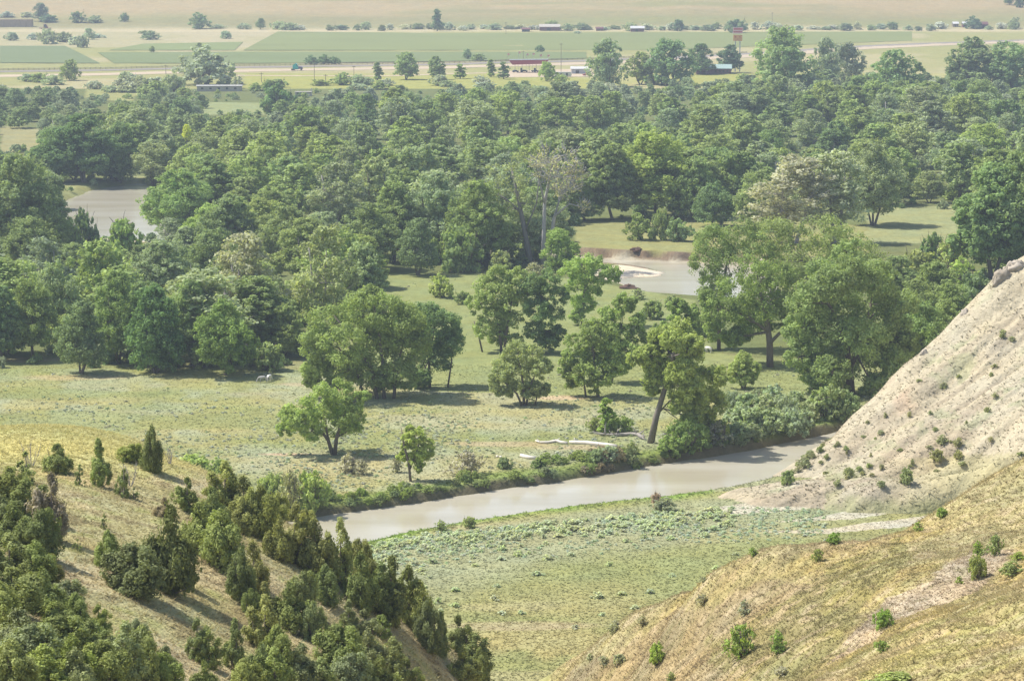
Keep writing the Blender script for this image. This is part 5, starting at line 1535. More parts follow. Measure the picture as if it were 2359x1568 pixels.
# meadow grass
n = 170000
py_ = rng.uniform(840, 1590, n); px_ = rng.uniform(-30, 2390, n)
d = np.stack([(px_ - CX) / F, (F * CT + (CY - py_) * ST) / F, (-F * ST + (CY - py_) * CT) / F], -1)
t = -HC / d[:, 2]; X = d[:, 0] * t; Y = d[:, 1] * t
sd_ = river_sdf(X, Y); m = sd_ > 2.0
X, Y, px_, py_, sd_ = X[m], Y[m], px_[m], py_[m], sd_[m]
Z = ground_z(X, Y)
c = ground_colour(X[None], Y[None], px_[None], py_[None], sd_[None])[0]
v = (0.88 + .32 * rng.random(len(X)))[:, None]
hh = (.06 + .22 * rng.random(len(X)) ** 2) * np.where((sd_ < 9) & (py_ > 960), 1.9, 1)
tufts('grass', X, Y, Z, hh, .08 + .14 * rng.random(len(X)), c * v, 'meadow grass on the valley floor')

# ------------------------------------------------------------------ roads, fields
def ribbon(name, pts, wid, mat, dz, n=160):
    P = np.array([at(x, y, 0)[:2] for x, y in pts])
    L = np.concatenate([[0], np.cumsum(np.linalg.norm(np.diff(P, axis=0), axis=1))])
    t = np.linspace(0, L[-1], n); X = np.interp(t, L, P[:, 0]); Y = np.interp(t, L, P[:, 1])
    k = np.ones(7) / 7
    X = np.concatenate([X[:3], np.convolve(X, k, 'valid'), X[-3:]]); Y = np.concatenate([Y[:3], np.convolve(Y, k, 'valid'), Y[-3:]])
    dx, dy = np.gradient(X), np.gradient(Y); l = np.hypot(dx, dy); nx, ny = -dy / l, dx / l
    V = []
    for o in np.linspace(-.5, .5, 5):
        x, y = X + nx * wid * o, Y + ny * wid * o
        V.append(np.stack([x, y, ground_z(x, y) + dz], -1))
    V = np.stack(V, 1).reshape(-1, 3); i = np.arange(n * 5).reshape(n, 5)
    q = np.stack([i[:-1, :-1], i[1:, :-1], i[1:, 1:], i[:-1, 1:]], -1).reshape(-1, 4)
    return struct(link(name, mesh_np(name, V, q, mat)))


M_ROADA = paint('worn_asphalt', (.25, .22, .185), .9, .2, .10, .02)
M_ROADB = paint('pale_gravel', (.48, .385, .265), .95, .1, .10, .02)
ROAD_A = [(-60, 166), (200, 163), (450, 158), (650, 154.5), (850, 152), (1000, 149.5), (1200, 144.5), (1350, 141), (1500, 136), (1720, 126), (1990, 107.5), (2180, 100), (2420, 92)]
ROAD_B = [(-60, 177), (200, 172.5), (450, 166.5), (650, 162), (850, 159.5), (1000, 157), (1200, 151), (1350, 147), (1500, 142), (1720, 131), (1990, 111.5), (2180, 103.5), (2420, 95)]
ribbon('road', ROAD_A, 22, M_ROADA, .12)
ribbon('road', ROAD_B, 30, M_ROADB, .12)
ribbon('dirt_road', [(540, 174.5), (700, 175.5), (900, 175.5), (1000, 172), (1120, 169), (1240, 168), (1350, 164)], 9, M_ROADB, .10)
lot = [at(x, y, 0) for x, y in ((1150, 166), (1360, 159), (1370, 178), (1150, 180))]
struct(link('gravel_lot', mesh_np('gravel_lot', [(p[0], p[1], .32) for p in lot], [[0, 1, 2, 3]], M_ROADB)))
for pts, c in (([(0, 146), (0, 107), (150, 107), (185, 124), (230, 147)], (.16, .195, .085)), ([(262, 147), (225, 122), (560, 121), (1350, 121), (1350, 137), (1000, 143), (600, 147)], (.17, .205, .08)),
               ([(560, 117), (640, 74), (1000, 78), (2100, 74), (2100, 95), (1500, 117)], (.20, .225, .08)), ([(250, 117), (330, 102), (560, 98), (540, 117)], (.20, .235, .085))):
    P = [at(*p, 0) for p in pts]
    me = bpy.data.meshes.new('field'); bxs = np.array(P)
    me.from_pydata([(p[0], p[1], .36) for p in P], [], [list(range(len(P)))]); me.update()
    m = paint('crop', c, .95, .1, .13, .012); me.materials.append(m)
    struct(link('field', me))

# ------------------------------------------------------------------ built things far off
WHITE = paint('white_paint', (.60, .59, .56), .5, .3, .05, .5)
REDP = paint('red_paint', (.33, .07, .08), .6, .3, .08, .5)
DKRED = paint('dark_red_boards', (.17, .075, .075), .8, .2, .15, .5)
GREENR = paint('pale_green_metal', (.34, .45, .41), .6, .4, .06, .3)
GREYR = paint('grey_roofing', (.33, .36, .34), .7, .2, .1, .3)
DARKG = paint('dark_glass', (.03, .035, .045), .15, .5, .1, .5)
BLACK = paint('black_rubber', (.03, .03, .03), .9, .1, .1, 1)
TEAL = paint('teal_paint', (.03, .42, .38), .35, .5, .06, .5)
GREYM = paint('grey_metal', (.45, .46, .48), .5, .4, .08, .5)
WOOD = paint('weathered_wood', (.24, .20, .16), .9, .1, .2, 1)
PINK = paint('faded_pink_cloth', (.75, .42, .36), .9, .1, .1, .5)
ORANGE = paint('orange_panel', (.78, .42, .16), .6, .2, .22, .6)
YELLOW = paint('yellow_canvas', (.70, .52, .08), .8, .1, .1, .5)
HAY = paint('baled_hay', (.36, .28, .19), 1, 0, .25, .5)
PALEROOF = paint('pale_roof', (.46, .42, .35), .7, .2, .12, .3)
NAVY = paint('dark_blue_paint', (.045, .05, .09), .4, .4, .1, .5)


def face_cam(px, py):
    p = on_ground(px, py)
    return p, px_scale(p)


# long gabled building with green roof
p, s = face_cam(1642, 171)
b = empty('roadhouse_building', p); tag(b, 'dark red building with a long pale green roof among trees', 'building')
MB().box(-11.5, 12, 0, 9, -.3, 3.6).build('wall', DKRED, b)
MB().prism([(-1.0, 3.4), (4.5, 6.0), (10, 3.4), (10, 3.7), (4.5, 6.35), (-1.0, 3.7)], -12.5, 12.8).build('roof', GREENR, b)
MB().prism([(-11, -.3), (-1, -.3), (-1, 3.5), (-6, 5.4), (-11, 3.5)], -3.2, 0.1, 'y').build('porch_gable', DKRED, b)
MB().prism([(-12, 3.3), (-6, 5.7), (0, 3.3), (0, 3.65), (-6, 6.05), (-12, 3.65)], -3.6, 4.2, 'y').build('porch_roof', GREENR, b)
for k in range(4):
    MB().box(1 + 2.7 * k, 2.3 + 2.7 * k, -.06, .05, 1.1, 2.6).build('window', DARKG, b)
MB().box(-6.7, -5.3, -3.27, -3.15, 0, 2.3).build('door', DARKG, b)

# fuel canopy with red edge
p, s = face_cam(1218, 168.5)
b = empty('fuel_canopy', p); tag(b, 'long red-edged canopy on thin columns beside the road', 'canopy')
MB().prism([(-13.6, 8.4), (-11.3, 5.5), (11.3, 6.1), (13.6, 8.7)], 0, 9, 'y').build('fascia', REDP, b)
MB().prism([(-13.2, 8.40), (13.2, 8.68), (13.2, 9.1), (-13.2, 8.85)], .3, 8.7, 'y').build('roof', GREYR, b)
for k in range(5):
    MB().box(-9.6 + 4.8 * k, -9.3 + 4.8 * k, 4.3, 4.6, -.2, 6.0).build('column', GREYM, b)
pc = p
for k, (dx, hh) in enumerate(((-14.6, 3.4), (-7, 4.6), (-1.5, 3.2), (2.6, 3.6), (7.6, 2.6), (12.8, 2.4))):
    f = empty('flag', (pc[0] + dx, pc[1] + 12.5, 0)); tag(f, ['widest pink pennant, at the open end of the canopy', 'tallest pink pennant above the canopy', 'small pale pennant next after the tallest one', 'narrow pale pennant over the canopy middle', 'tiny pale pennant near the canopy tree end', 'last tiny pennant past the canopy by the round tree'][k], 'flag')
    MB().box(-.07, .07, -.07, .07, -.2, 9.6 + hh).build('pole', GREYM, f)
    MB().prism([(.07, 8.0 + hh), (.07, 9.6 + hh), (1.6, 9.4 + hh), (1.3, 8.3 + hh)], -.03, .03, 'y').build('cloth', PINK, f)
for k, dx in enumerate((-5.2, 4.0)):
    f = empty('fuel_pump', (pc[0] + dx, pc[1] + 2.5, 0)); tag(f, ('dark fuel pump under the canopy nearest the slim trees', 'dark fuel pump under the middle of the canopy')[k], 'fuel pump')
    MB().box(-.7, .7, -.5, .5, 0, 3.4, .1, .1).build('body', NAVY, f); MB().box(-1.1, 1.1, -.9, .9, -.1, .3).build('base', GREYM, f)
    MB().box(-.5, .5, -.56, -.5, 1.9, 2.9).build('panel', DARKG, f)


def car(px, py, mat, lab, L=4.6, rz=0.0, pickup=False, H=1.5, cat='car', name='parked_car'):
    p, s = face_cam(px, py); c = empty(name, (p[0], p[1], p[2] + .3), rz); tag(c, lab, cat)
    h2 = L / 2
    prof = [(-h2, .4), (h2, .4), (h2, .85), (h2 * .62, .95), (h2 * .25, H), (-h2 * .55, H), (-h2 * .85, .95), (-h2, .9)] if not pickup else \
        [(-h2, .5), (h2, .5), (h2, 1.05), (h2 * .5, 1.1), (h2 * .2, H + .3), (-h2 * .2, H + .3), (-h2 * .26, 1.1), (-h2, 1.1)]
    MB().prism(prof, -.85, .85, 'y').build('body', mat, c)
    MB().prism([(h2 * .5, 1.0), (h2 * .24, H - .1), (-h2 * .5, H - .1), (-h2 * .7, 1.0)] if not pickup else [(h2 * .4, 1.15), (h2 * .17, H + .2), (-h2 * .16, H + .2), (-h2 * .2, 1.15)], -.87, .87, 'y').build('window', DARKG, c)
    for sx in (-.62, .62):
        for sy in (-.8, .8):
            n = 12; pr = [(sx * h2 + .36 * math.cos(6.283 * i / n), .36 + .36 * math.sin(6.283 * i / n)) for i in range(n)]
            MB().prism(pr, sy - .12, sy + .12, 'y').build('wheel', BLACK, c)
    return c


car(1187, 168, NAVY, 'dark car parked at the open end of the canopy', rz=.4)
car(1208, 167.5, NAVY, 'dark blue car beside the canopy middle pump', rz=-.2)
car(1232, 167.5, paint('charcoal_paint', (.05, .05, .055), .4, .4), 'charcoal pickup under the tree end of the canopy', 5.4, .1, True, cat='pickup', name='pickup_truck')
car(1351, 176, REDP, 'red pickup half hidden by trees near the white trailer', 5.6, .5, True, cat='pickup', name='pickup_truck')
car(104, 68, REDP, 'tiny red truck parked at the end of the hay stack', 12, 0, True, H=4.2, cat='truck', name='parked_truck')

# white trailer and white-roofed shed
p, s = face_cam(1296, 179)
b = empty('camper_trailer', p, .05); tag(b, 'white camper trailer with dark windows by the gravel lot', 'trailer')
MB().prism([(-5.2, .6), (5.4, .6), (5.9, 1.6), (5.4, 3.6), (-4.8, 3.6), (-5.6, 2.4)], 0, 2.5, 'y').build('body', WHITE, b)
for x0, x1 in ((-4.2, -2.6), (-1.6, -.4)):
    MB().box(x0, x1, -.05, .02, 1.8, 2.8).build('window', DARKG, b)
MB().box(2.1, 3.3, -.06, .02, .9, 3.0).build('door', DARKG, b)
for sx in (-1.0, .2):
    MB().prism([(sx + .4 * math.cos(.5236 * i), .38 + .4 * math.sin(.5236 * i)) for i in range(12)], .1, .35, 'y').build('wheel', BLACK, b)
p, s = face_cam(1335, 172)
b = empty('white_shed', (p[0], p[1] + 6, p[2])); tag(b, 'low white-roofed shed behind the white trailer', 'shed')
MB().box(-5.5, 7, 0, 6, -.2, 3.2).build('wall', GREYM, b)
MB().prism([(-.6, 3.2), (3, 4.6), (6.6, 3.2), (6.6, 3.45), (3, 4.9), (-.6, 3.45)], -6.2, 7.8).build('roof', WHITE, b)
MB().box(-2.6, -.4, -.06, .02, 0, 2.4).build('door', DARKG, b)

# long white building and small shed by the road
p, s = face_cam(505, 211)
b = empty('long_building', p, .03); tag(b, 'long low white building half hidden by bushes', 'building')
MB().box(-13.5, 13.5, 0, 5, -.2, 3.0).build('wall', PALEROOF, b)
MB().prism([(-.5, 3.0), (2.5, 3.55), (5.5, 3.0), (5.5, 3.25), (2.5, 3.85), (-.5, 3.25)], -14, 14).build('roof', paint('weathered_grey_roof', (.40, .39, .36), .9, .05, .1, .3), b)
for k in range(5):
    MB().box(-11 + 5 * k, -9.6 + 5 * k, -.05, .02, 1.2, 2.3).build('window', DARKG, b)
p, s = face_cam(698, 222)
b = empty('small_shed', p); tag(b, 'small flat-roofed pale shed with a dark doorway', 'shed')
MB().box(-4.6, 4.6, 0, 4, -.2, 2.3).build('wall', PALEROOF, b); MB().box(-5, 5, -.5, 4.4, 2.3, 2.6).build('roof', PALEROOF, b); MB().box(-3.8, -.4, -.05, .03, .1, 2.0).build('doorway', DARKG, b)
p, s = face_cam(717, 221)
o = MB().box(-.35, .35, -.3, .3, -.2, 4.6, .08, .08).box(-.5, .5, -.45, .45, -.2, .5).build('gatepost', WHITE); o.location = p; tag(o, 'pale upright post beside the small flat-roofed shed', 'post')

# tall sign: two panels on two posts
p, s = face_cam(1698, 166)
b = empty('roadside_sign', (p[0], p[1], p[2])); tag(b, 'tall two-post sign, red-and-white panel over an orange panel', 'sign')
for sx in (-1.55, 1.55):
    MB().box(sx - .35, sx + .35, .1, .8, -.4, 21.2).build('post', GREYM, b)
MB().prism([(-3.4, 26.0), (3.2, 26.0), (3.8, 30.2), (-3.2, 30.2)], -.35, .55, 'y').build('upper_panel', paint('pale_pink_face', (.80, .55, .53), .5, .2, .05), b)
MB().prism([(-3.05, 26.9), (2.95, 26.9), (3.05, 27.6), (-2.95, 27.6)], -.40, -.34, 'y').prism([(-2.9, 28.7), (3.1, 28.7), (3.2, 29.6), (-2.8, 29.6)], -.40, -.34, 'y').build('stripe', paint('sign_red', (.55, .08, .11), .5, .2, .1), b)
MB().box(-3.1, 3.1, -.3, .5, 21.0, 25.2).build('lower_panel', ORANGE, b)
MB().box(-2.2, -1.0, -.36, -.28, 23.2, 24.5).box(1.0, 2.0, -.36, -.28, 23.4, 24.1).box(-.6, .3, -.36, -.28, 22.0, 22.6).build('patch', paint('faded_red', (.62, .18, .10), .6, .2, .2), b)

# teal truck on the road
p, s = face_cam(685, 163.5)
b = empty('semi_truck', (p[0], p[1], p[2] + .25), -.03); tag(b, 'teal truck tractor with a dark hood driving along the pale road', 'truck')
MB().prism([(-3.2, 1.0), (.6, 1.0), (.6, 2.6), (-.2, 4.4), (-1.1, 5.0), (-3.2, 3.6)], -1.25, 1.25, 'y').build('cab', TEAL, b)
MB().prism([(.55, .9), (3.7, .9), (3.7, 2.0), (2.9, 2.5), (.55, 2.7)], -1.1, 1.1, 'y').build('hood', paint('slate_paint', (.10, .09, .14), .4, .4), b)
MB().prism([(.1, 2.7), (.45, 2.7), (-.2, 4.0), (-.9, 4.0)], -1.28, 1.28, 'y').build('window', DARKG, b)
MB().box(-4.4, .6, -.6, .6, .6, 1.1).build('chassis', BLACK, b)
for sx in (-3.6, -2.4, 2.7):
    for sy in (-1.1, 1.1):
        MB().prism([(sx + .55 * math.cos(.5236 * i), .55 + .55 * math.sin(.5236 * i)) for i in range(12)], sy - .2, sy + .2, 'y').build('wheel', BLACK, b)

# hay stack and ranch sheds
p, s = face_cam(30, 63)
b = MB()
for k in range(8):
    for r in range(3):
        b.box(-26 + 5.6 * k + R.uniform(-.1, .1), -20.5 + 5.6 * k, 0 + R.uniform(-.15, .15), 8, -.3 + 2.5 * r if r == 0 else 2.5 * r, 2.44 + 2.5 * r, .06, .06)
o = b.build('hay_stack', HAY); o.location = p; tag(o, 'long flat-topped brown stack of baled hay at the dry flat', 'hay stack')


def shed(px, py, w, h, d, wall, roof, lab, name='ranch_shed', cat='shed', pitch=.35):
    p, s = face_cam(px, py); b = empty(name, p); tag(b, lab, cat); w2 = w / s / 2; hh = h / s
    MB().box(-w2, w2, 0, d, -.3, hh * .62).build('wall', wall, b)
    MB().prism([(-.5, hh * .60), (d / 2, hh), (d + .5, hh * .60), (d + .5, hh * .60 + .35), (d / 2, hh + .35), (-.5, hh * .60 + .35)], -w2 - .5, w2 + .5).build('roof', roof, b)
    MB().box(-w2 * .3, w2 * .1, -.08, .04, 0, hh * .45).build('door', DARKG, b)


shed(1266, 72, 46, 14, 16, DKRED, PALEROOF, 'ranch shed with a broad pale roof at the far field edge')
shed(1211, 74, 18, 8, 8, NAVY, DKRED, 'small dark shed beside the pale-roofed ranch shed')
shed(1381, 72, 16, 8, 8, DKRED, DKRED, 'tiny dark red shed alone at the far field edge')
shed(1468, 74, 30, 12, 8, DKRED, WHITE, 'low white-roofed farm building at the far field edge')
shed(2201, 63, 12, 11, 8, WOOD, WHITE, 'white-roofed far house beside the dark tree', 'farm_house', 'house')
shed(2223, 64, 11, 12, 8, DKRED, WHITE, 'second white-roofed far house closer to the dark tree', 'farm_house', 'house')
shed(2266, 66, 18, 14, 10, DKRED, DKRED, 'dark red barn beyond the far houses', 'barn', 'barn')

# yellow umbrellas / small bright things behind the green roof
for k, (px, py, m, lab) in enumerate(((1652, 152, YELLOW, 'yellow umbrella just over the green roof middle'), (1664, 151, YELLOW, 'large yellow umbrella behind the green roof end'), (1690, 155, PINK, 'pink umbrella past the green roof end'))):
    p, s = face_cam(px, 166); o = empty('umbrella', p); tag(o, lab, 'umbrella')
    z = (166 - py) / s; MB().tube([(0, 0, -.2), (0, 0, z + 1.4)], [.06, .05], 6).build('pole', GREYM, o)
    mb = MB(); n = 8; rr = (1.3, 2.6, 1.5)[k]
    mb.v = [(0, 0, z + 1.6)] + [(rr * math.cos(6.283 * i / n), rr * math.sin(6.283 * i / n), z) for i in range(n)] + [(0, 0, z + 1.45)] + [(rr * math.cos(6.283 * i / n), rr * math.sin(6.283 * i / n), z - .15) for i in range(n)]
    mb.f = [[0, 1 + i, 1 + (i + 1) % n] for i in range(n)] + [[n + 1, n + 2 + (i + 1) % n, n + 2 + i] for i in range(n)] + [[1 + i, n + 2 + i, n + 2 + (i + 1) % n, 1 + (i + 1) % n] for i in range(n)]
    mb.build('canopy', m, o)

# utility poles
PL = [(454, 201, 155), (724, 193, 140), (750, 231, 217)]
POL = [(454, 200, 160), (723, 190, 152), (813, 212, 198), (750, 243, 217), (980, 217, 208), (206, 0, 0)]
for k, (px, py, top, lab) in enumerate(((454 * 1, 202, 155, 'utility pole in front of the big silvery tree field'), (724, 192, 140, 'utility pole over the field past the big silvery tree'), (815, 178, 152, 'utility pole behind the teal truck lane'),
                                        (382, 172, 150, 'utility pole upstream of the big silvery tree'), (1008, 178, 150, 'utility pole among the roadside trees'), (1292, 170, 101, 'tall utility pole beside the red-edged canopy'), (1205, 145, 118, 'field utility pole beyond the canopy'),
                                        (750, 196, 172, 'short light post below the teal truck'), (602, 190, 168, 'short pole on the bright verge'), (1778, 70, 30, 'far pole on the slope above the road'), (1165, 80, 52, 'far pole near the pale bushes'), (2315, 118, 96, 'pole beside the road at its far end'))):
    p, s = face_cam(px, py); h = (py - top) / s
    o = empty('utility_pole', p); tag(o, lab, 'utility pole')
    MB().tube([(0, 0, -.4), (0, 0, h)], [.22, .16], 6).build('pole', WOOD, o)
    MB().box(-1.3, 1.3, -.1, .1, h - .9, h - .65).build('crossarm', WOOD, o)
# fence along the upper road
mb = MB(); xs = np.linspace(-40, 1720, 150)
for x in xs:
    p = at(x, np.interp(x, [q[0] for q in ROAD_A], [q[1] for q in ROAD_A]) - 2.6, 0); z0 = float(ground_z(p[0], p[1])[0])
    mb.box(p[0] - .12, p[0] + .12, p[1] - .12, p[1] + .12, z0 - .3, z0 + 1.5)
Pq = [at(x, np.interp(x, [q[0] for q in ROAD_A], [q[1] for q in ROAD_A]) - 2.6, 0) for x in xs]
f = empty('road_fence', (0, 0, 0)); tag(f, 'long dark rail fence along the field side of the road', 'fence')
mb.build('post', WOOD, f)['kind'] = 'stuff'
for hh in (.45, 1.15):
    r_ = MB().tube([(q[0], q[1], float(ground_z(q[0], q[1])[0]) + hh) for q in Pq], [.14] * len(Pq), 4); r_.build('rail', WOOD, f)

# ------------------------------------------------------------------ logs, driftwood, rocks
M_LOG = paint('bleached_wood', (.72, .66, .57), .9, .1, .18, 1.5)
M_LOGG = paint('grey_wood', (.40, .36, .32), .9, .1, .25, 1.5)


def log(name, pts, rs, mat, lab, branches=(), lift=.25):
    p0 = on_ground(*pts[0]); mb = MB(); P = []
    for (x, y) in pts:
        q = on_ground(x, y); P.append((q[0] - p0[0], q[1] - p0[1], q[2] - p0[2] + lift))
    mb.tube(P, rs, 8); o = mb.build(name, mat, None, True); o.location = p0; tag(o, lab, 'log' if 'log' in name else 'fallen tree')
    for (i, dx, dy, dz, r) in branches:
        a = np.array(P[i]); g = np.random.default_rng(abs(int(i * 31 + dx * 10 + dy * 70))); cv = curve(a, a + np.array([dx, dy, dz]), g, .15, 5)
        MB().tube(cv, np.linspace(r, r * .4, 5), 6).build('branch', mat, o, True)
    return o


log('log', [(1233, 1017), (1245, 1021), (1262, 1021), (1280, 1018), (1292, 1021), (1306, 1023)], [.12, .22, .25, .33, .3, .3], M_LOG, 'thinner white log lying in two crooked pieces on the meadow', ((1, -.8, .2, .7, .1), (3, .8, .5, .5, .14)))
log('log', [(1311, 1021), (1326, 1022), (1350, 1023), (1380, 1026), (1400, 1028), (1420, 1031)], [.28, .4, .42, .4, .38, .36], M_LOG, 'thick white log lying in line before the crooked one', ((1, -.3, .2, .9, .14), (4, .6, -.3, .4, .1)), .3)
log('log', [(1200, 1052), (1215, 1056), (1234, 1058)], [.36, .36, .33], M_LOG, 'short bright white log above the far bank', (), .3)
log('fallen_tree', [(1372, 1003), (1395, 1004), (1420, 1005), (1450, 1003), (1468, 1004), (1480, 1012)], [.1, .2, .28, .34, .36, .40], M_LOGG, 'large grey fallen trunk with upturned roots beside the leaning cottonwood', ((1, -2.6, .2, .5, .2), (1, -2.4, -.3, .2, .16), (1, .1, .4, 2.4, .2), (2, .9, .3, 1.3, .2), (4, -1.2, .2, 1.6, .2), (4, 1.2, -.4, .9, .2), (5, .7, -.5, -.2, .2), (5, .2, .3, .9, .18), (5, .5, -.2, .6, .15), (2, -1.5, -.3, .9, .12)), .35)
for k, (px, py) in enumerate(((1145, 1053), (1153, 1054))):
    log('log_piece', [(px - 2, py), (px + 2.5, py + .4)], [.22, .2], M_LOG, ('white chunk of log farthest from the others in the meadow', 'smaller white chunk of log next to it in the meadow')[k], (), .2)
log('fallen_tree', [(1268, 1061), (1277, 1058), (1284, 1062)], [.18, .4, .25], M_LOGG, 'dark stump of driftwood among the bank bushes', ((1, .4, 0, .5, .15),), .3)


def lump(name, px, py, w, h, mat, lab, cat, seed, base=None, dz=.0, d=None):
    p = on_ground(px, py) if base is None else base; s = px_scale(p); W, Hh = w / s / 2, h / s
    n, m = 22, 12; th = np.linspace(0, 2 * np.pi, n, False); phi = np.linspace(-.5, np.pi / 2, m)
    T, Ph = np.meshgrid(th, phi)
    rr = 1 + .75 * (fbm(np.cos(T) * 2.6 + seed, np.sin(T) * 2.6 + Ph * 2.5, seed, 4) - .5) * 2
    X = W * np.cos(T) * np.cos(Ph) * rr; Yy = (d or W * .6) * np.sin(T) * np.cos(Ph) * rr; Z = Hh * np.sin(Ph) * (1 + .9 * (fbm(X / W * 3, Yy / W * 3, seed + 3, 4) - .5))
    i = np.arange(n * m).reshape(m, n); q = np.stack([i[:-1], np.roll(i[:-1], -1, 1), np.roll(i[1:], -1, 1), i[1:]], -1).reshape(-1, 4)
    o = link(name, mesh_np(name, np.stack([X, Yy, Z], -1).reshape(-1, 3), q, mat, smooth=True)); o.location = (p[0], p[1], p[2] + dz); tag(o, lab, cat)
    return o


M_EARTH = paint('dark_earth', (.13, .085, .065), 1, 0, .3, 1.2)
M_SAND = paint('brown_earth', (.27, .20, .145), 1, 0, .25, 1.0)
lump('root_mass', 1448, 664, 40, 9, M_EARTH, 'dark brown uprooted mass at the water edge below the sandbar', 'root mass', 5)
lump('earth_clod', 1467, 594, 28, 7, M_EARTH, 'dark slumped clod at the foot of the cut bank', 'clod', 9)
# rocks on the bluff crest
M_ROCK = terrain_mat('crest_rock', (.6, 2), (.2, .25), .8, 2)
M_ROCKP = paint('pale_rock', (.47, .41, .33), .95, .1, .25, .8)
for k, (px, py, w, h, lab) in enumerate(((2310, 640, 44, 24, 'dark overhanging rock ledge at the bluff crest'), (2340, 616, 50, 20, 'pale cap rock highest on the bluff crest'), (2296, 655, 22, 20, 'small rock under the overhanging ledge'), (2222, 722, 22, 16, 'brown rock knob lower on the bluff skyline'), (2128, 816, 18, 14, 'small rock knob low on the bluff skyline'))):
    q = surf(px, py, bluff_z, 400, 640, 700)
    if q is not None:
        lump('rock', px, py, w, h, M_ROCKP if k != 0 and k != 2 else paint('brown_rock', (.36, .31, .24), .95, .1, .3, .8), lab, 'rock', 40 + k, base=q, dz=-.5)

# ------------------------------------------------------------------ horses
M_HORSE = paint('grey_hide', (.46, .44, .42), .8, .1, .15, 2)
M_WHITEH = paint('white_hide', (.80, .77, .72), .8, .1, .06, 2)
M_MANE = paint('dark_mane', (.10, .09, .085), .9, .1, .2, 2)


def horse(px, py, rz, mat, lab, graze):
    p = on_ground(px, py)
    o = empty('horse', p, rz); tag(o, lab, 'horse')
    neck = [(.62, 0, 1.28), (.92, 0, 1.12 if graze else 1.62), (1.15, 0, .72 if graze else 1.85), (1.30, 0, .40 if graze else 1.75), (1.42, 0, .14 if graze else 1.55)]
    V = [(-.85, 0, 1.25), (-.45, 0, 1.22), (0, 0, 1.15), (.45, 0, 1.18)] + neck; Rr = [.27, .33, .34, .32, .26, .17, .14, .13, .075]
    E = [(i, i + 1) for i in range(8)]
    for x, yy, fr in ((-.78, .17, 0), (-.86, -.17, 0), (.52, .15, 1), (.44, -.15, 1)):
        b = len(V)
        if fr:
            V += [(x, yy, .92), (x + .01, yy, .52), (x, yy, .28), (x + .02, yy, .03)]; root = 3
        else:
            V += [(x + .06, yy, .95), (x + .12, yy, .68), (x - .08, yy, .46), (x - .02, yy, .03)]; root = 0
        Rr += [.17, .085, .06, .065] if fr else [.2, .11, .07, .065]
        E += [(root, b), (b, b + 1), (b + 1, b + 2), (b + 2, b + 3)]
    me = bpy.data.meshes.new('horse_body'); me.from_pydata(V, E, []); me.materials.append(mat)
    bo = link('body', me, o)
    sk = bo.modifiers.new('skin', 'SKIN'); sk.use_smooth_shade = True
    lay = me.skin_vertices[0] if me.skin_vertices else None
    if lay is None:
        bpy.context.view_layer.objects.active = bo; bo.select_set(True)
        bpy.ops.mesh.customdata_skin_add(); lay = me.skin_vertices[0]; bo.select_set(False)
    for i, r in enumerate(Rr):
        lay.data[i].radius = (r, r); lay.data[i].use_root = (i == 0)
    ss = bo.modifiers.new('sub', 'SUBSURF'); ss.levels = 1; ss.render_levels = 2
    mb = MB(); mb.tube([(-1.08, 0, 1.32), (-1.24, 0, 1.1), (-1.26, 0, .75), (-1.22, 0, .5)], [.06, .09, .08, .03], 6); mb.build('tail', M_MANE, o, True)
    h = np.array(neck[2]); a = np.array(neck[0]); up = np.array((-.10, 0, .22))
    MB().tube([a + up * .8, np.array(neck[1]) + up * .9, h + up * .6, h + up * .4 + (.05, 0, .02)], [.05, .07, .06, .03], 6).build('mane', M_MANE, o, True)
    for sy in (-1, 1):
        e = np.array(neck[3]) + np.array((-.06, .08 * sy, .13)); MB().tube([e, e + (-.02, .02 * sy, .10), e + (-.03, .02 * sy, .18)], [.045, .05, .01], 5).build('ear', mat, o)
    return o


horse(605, 881, math.pi * 1.06, M_HORSE, 'grey horse standing broadside at the meadow edge, pale along its back', True)
horse(620, 878, 1.15, M_WHITEH, 'white horse seen half from behind next to the grey one', True)
horse(1631, 812, 2.4, M_WHITEH, 'pale horse grazing on the sandy ground behind the leaning cottonwood', True)

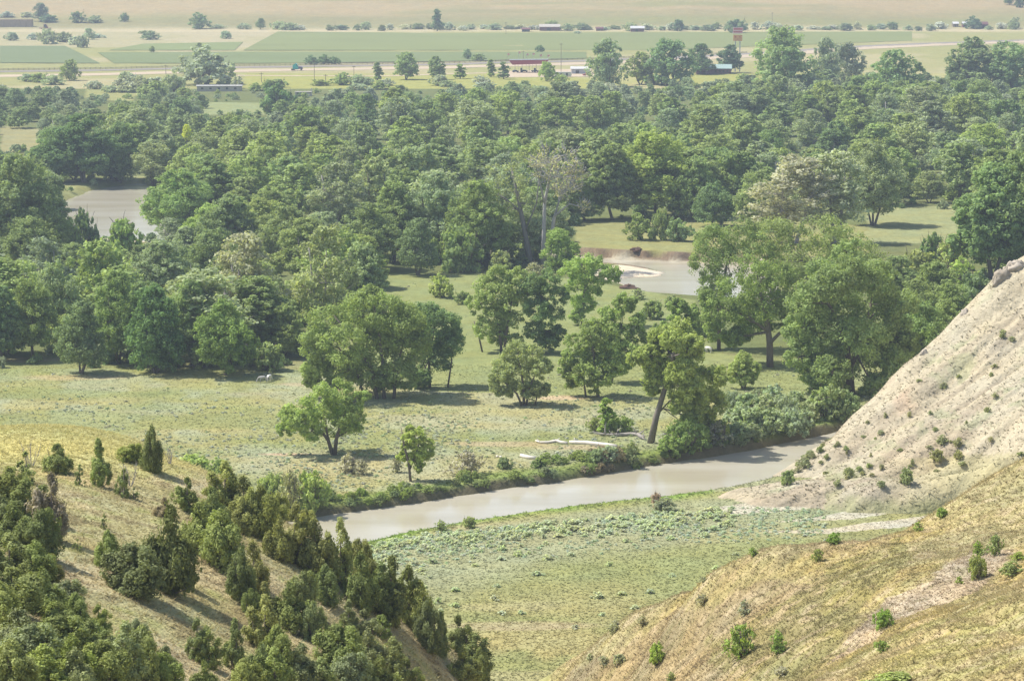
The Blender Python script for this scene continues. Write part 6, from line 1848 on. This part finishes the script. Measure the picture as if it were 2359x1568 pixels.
# ------------------------------------------------------------------ light, air, camera
SUN_EL, SUN_AZ = math.radians(56), math.radians(-76)      # azimuth from +Y (ahead) towards -X (left)
sd = np.array([math.sin(SUN_AZ) * math.cos(SUN_EL), math.cos(SUN_AZ) * math.cos(SUN_EL), math.sin(SUN_EL)])
ld = bpy.data.lights.new('sun', 'SUN'); ld.energy = 4.5; ld.angle = math.radians(.5); ld.color = (1.0, .955, .88)
lo = bpy.data.objects.new('sun', ld); COL.objects.link(lo); lo.location = (-100, 50, 300)
from mathutils import Vector
lo.rotation_euler = Vector(sd).to_track_quat('Z', 'Y').to_euler()
w = bpy.data.worlds.new('World'); S.world = w; w.use_nodes = True
nt = w.node_tree; bg = nt.nodes['Background']; sky = nt.nodes.new('ShaderNodeTexSky'); sky.sky_type = 'NISHITA'; sky.sun_disc = False
sky.sun_elevation = SUN_EL; sky.sun_rotation = SUN_AZ % (2 * math.pi); sky.air_density = 1.0; sky.dust_density = 1.5
bg.inputs['Strength'].default_value = .13; nt.links.new(sky.outputs[0], bg.inputs[0])

m, nt, out = new_mat('hazy_air')
pv = N(nt, 'ShaderNodeVolumePrincipled'); pv.inputs['Color'].default_value = (.77, .87, 1.0, 1); pv.inputs['Density'].default_value = 0.00013; pv.inputs['Anisotropy'].default_value = 0.2
nt.links.new(pv.outputs[0], out.inputs['Volume'])
hz = MB().box(-1100, 1100, -60, 3560, -4.2, 130).build('haze', m); hz['kind'] = 'stuff'; hz['label'] = 'thin pale haze filling the valley air'; hz['category'] = 'haze'

cd = bpy.data.cameras.new('camera'); cam = bpy.data.objects.new('camera', cd); COL.objects.link(cam); S.camera = cam
cam.location = (0, 0, HC); cam.rotation_euler = (math.pi / 2 - TH, 0, 0)
cd.sensor_width = 36; cd.sensor_fit = 'HORIZONTAL'; cd.lens = 36 * F / 2358; cd.clip_end = 8000; cd.clip_start = 1

S.render.engine = 'CYCLES'
S.cycles.max_bounces = 6; S.cycles.diffuse_bounces = 3; S.cycles.glossy_bounces = 2; S.cycles.transmission_bounces = 2; S.cycles.volume_bounces = 0; S.cycles.transparent_max_bounces = 4
S.cycles.use_denoising = True
try:
    S.cycles.denoiser = 'OPENIMAGEDENOISE'
except Exception:
    pass
S.view_settings.view_transform = 'Standard'; S.view_settings.look = 'None'; S.view_settings.gamma = 1; S.view_settings.exposure = 0.44
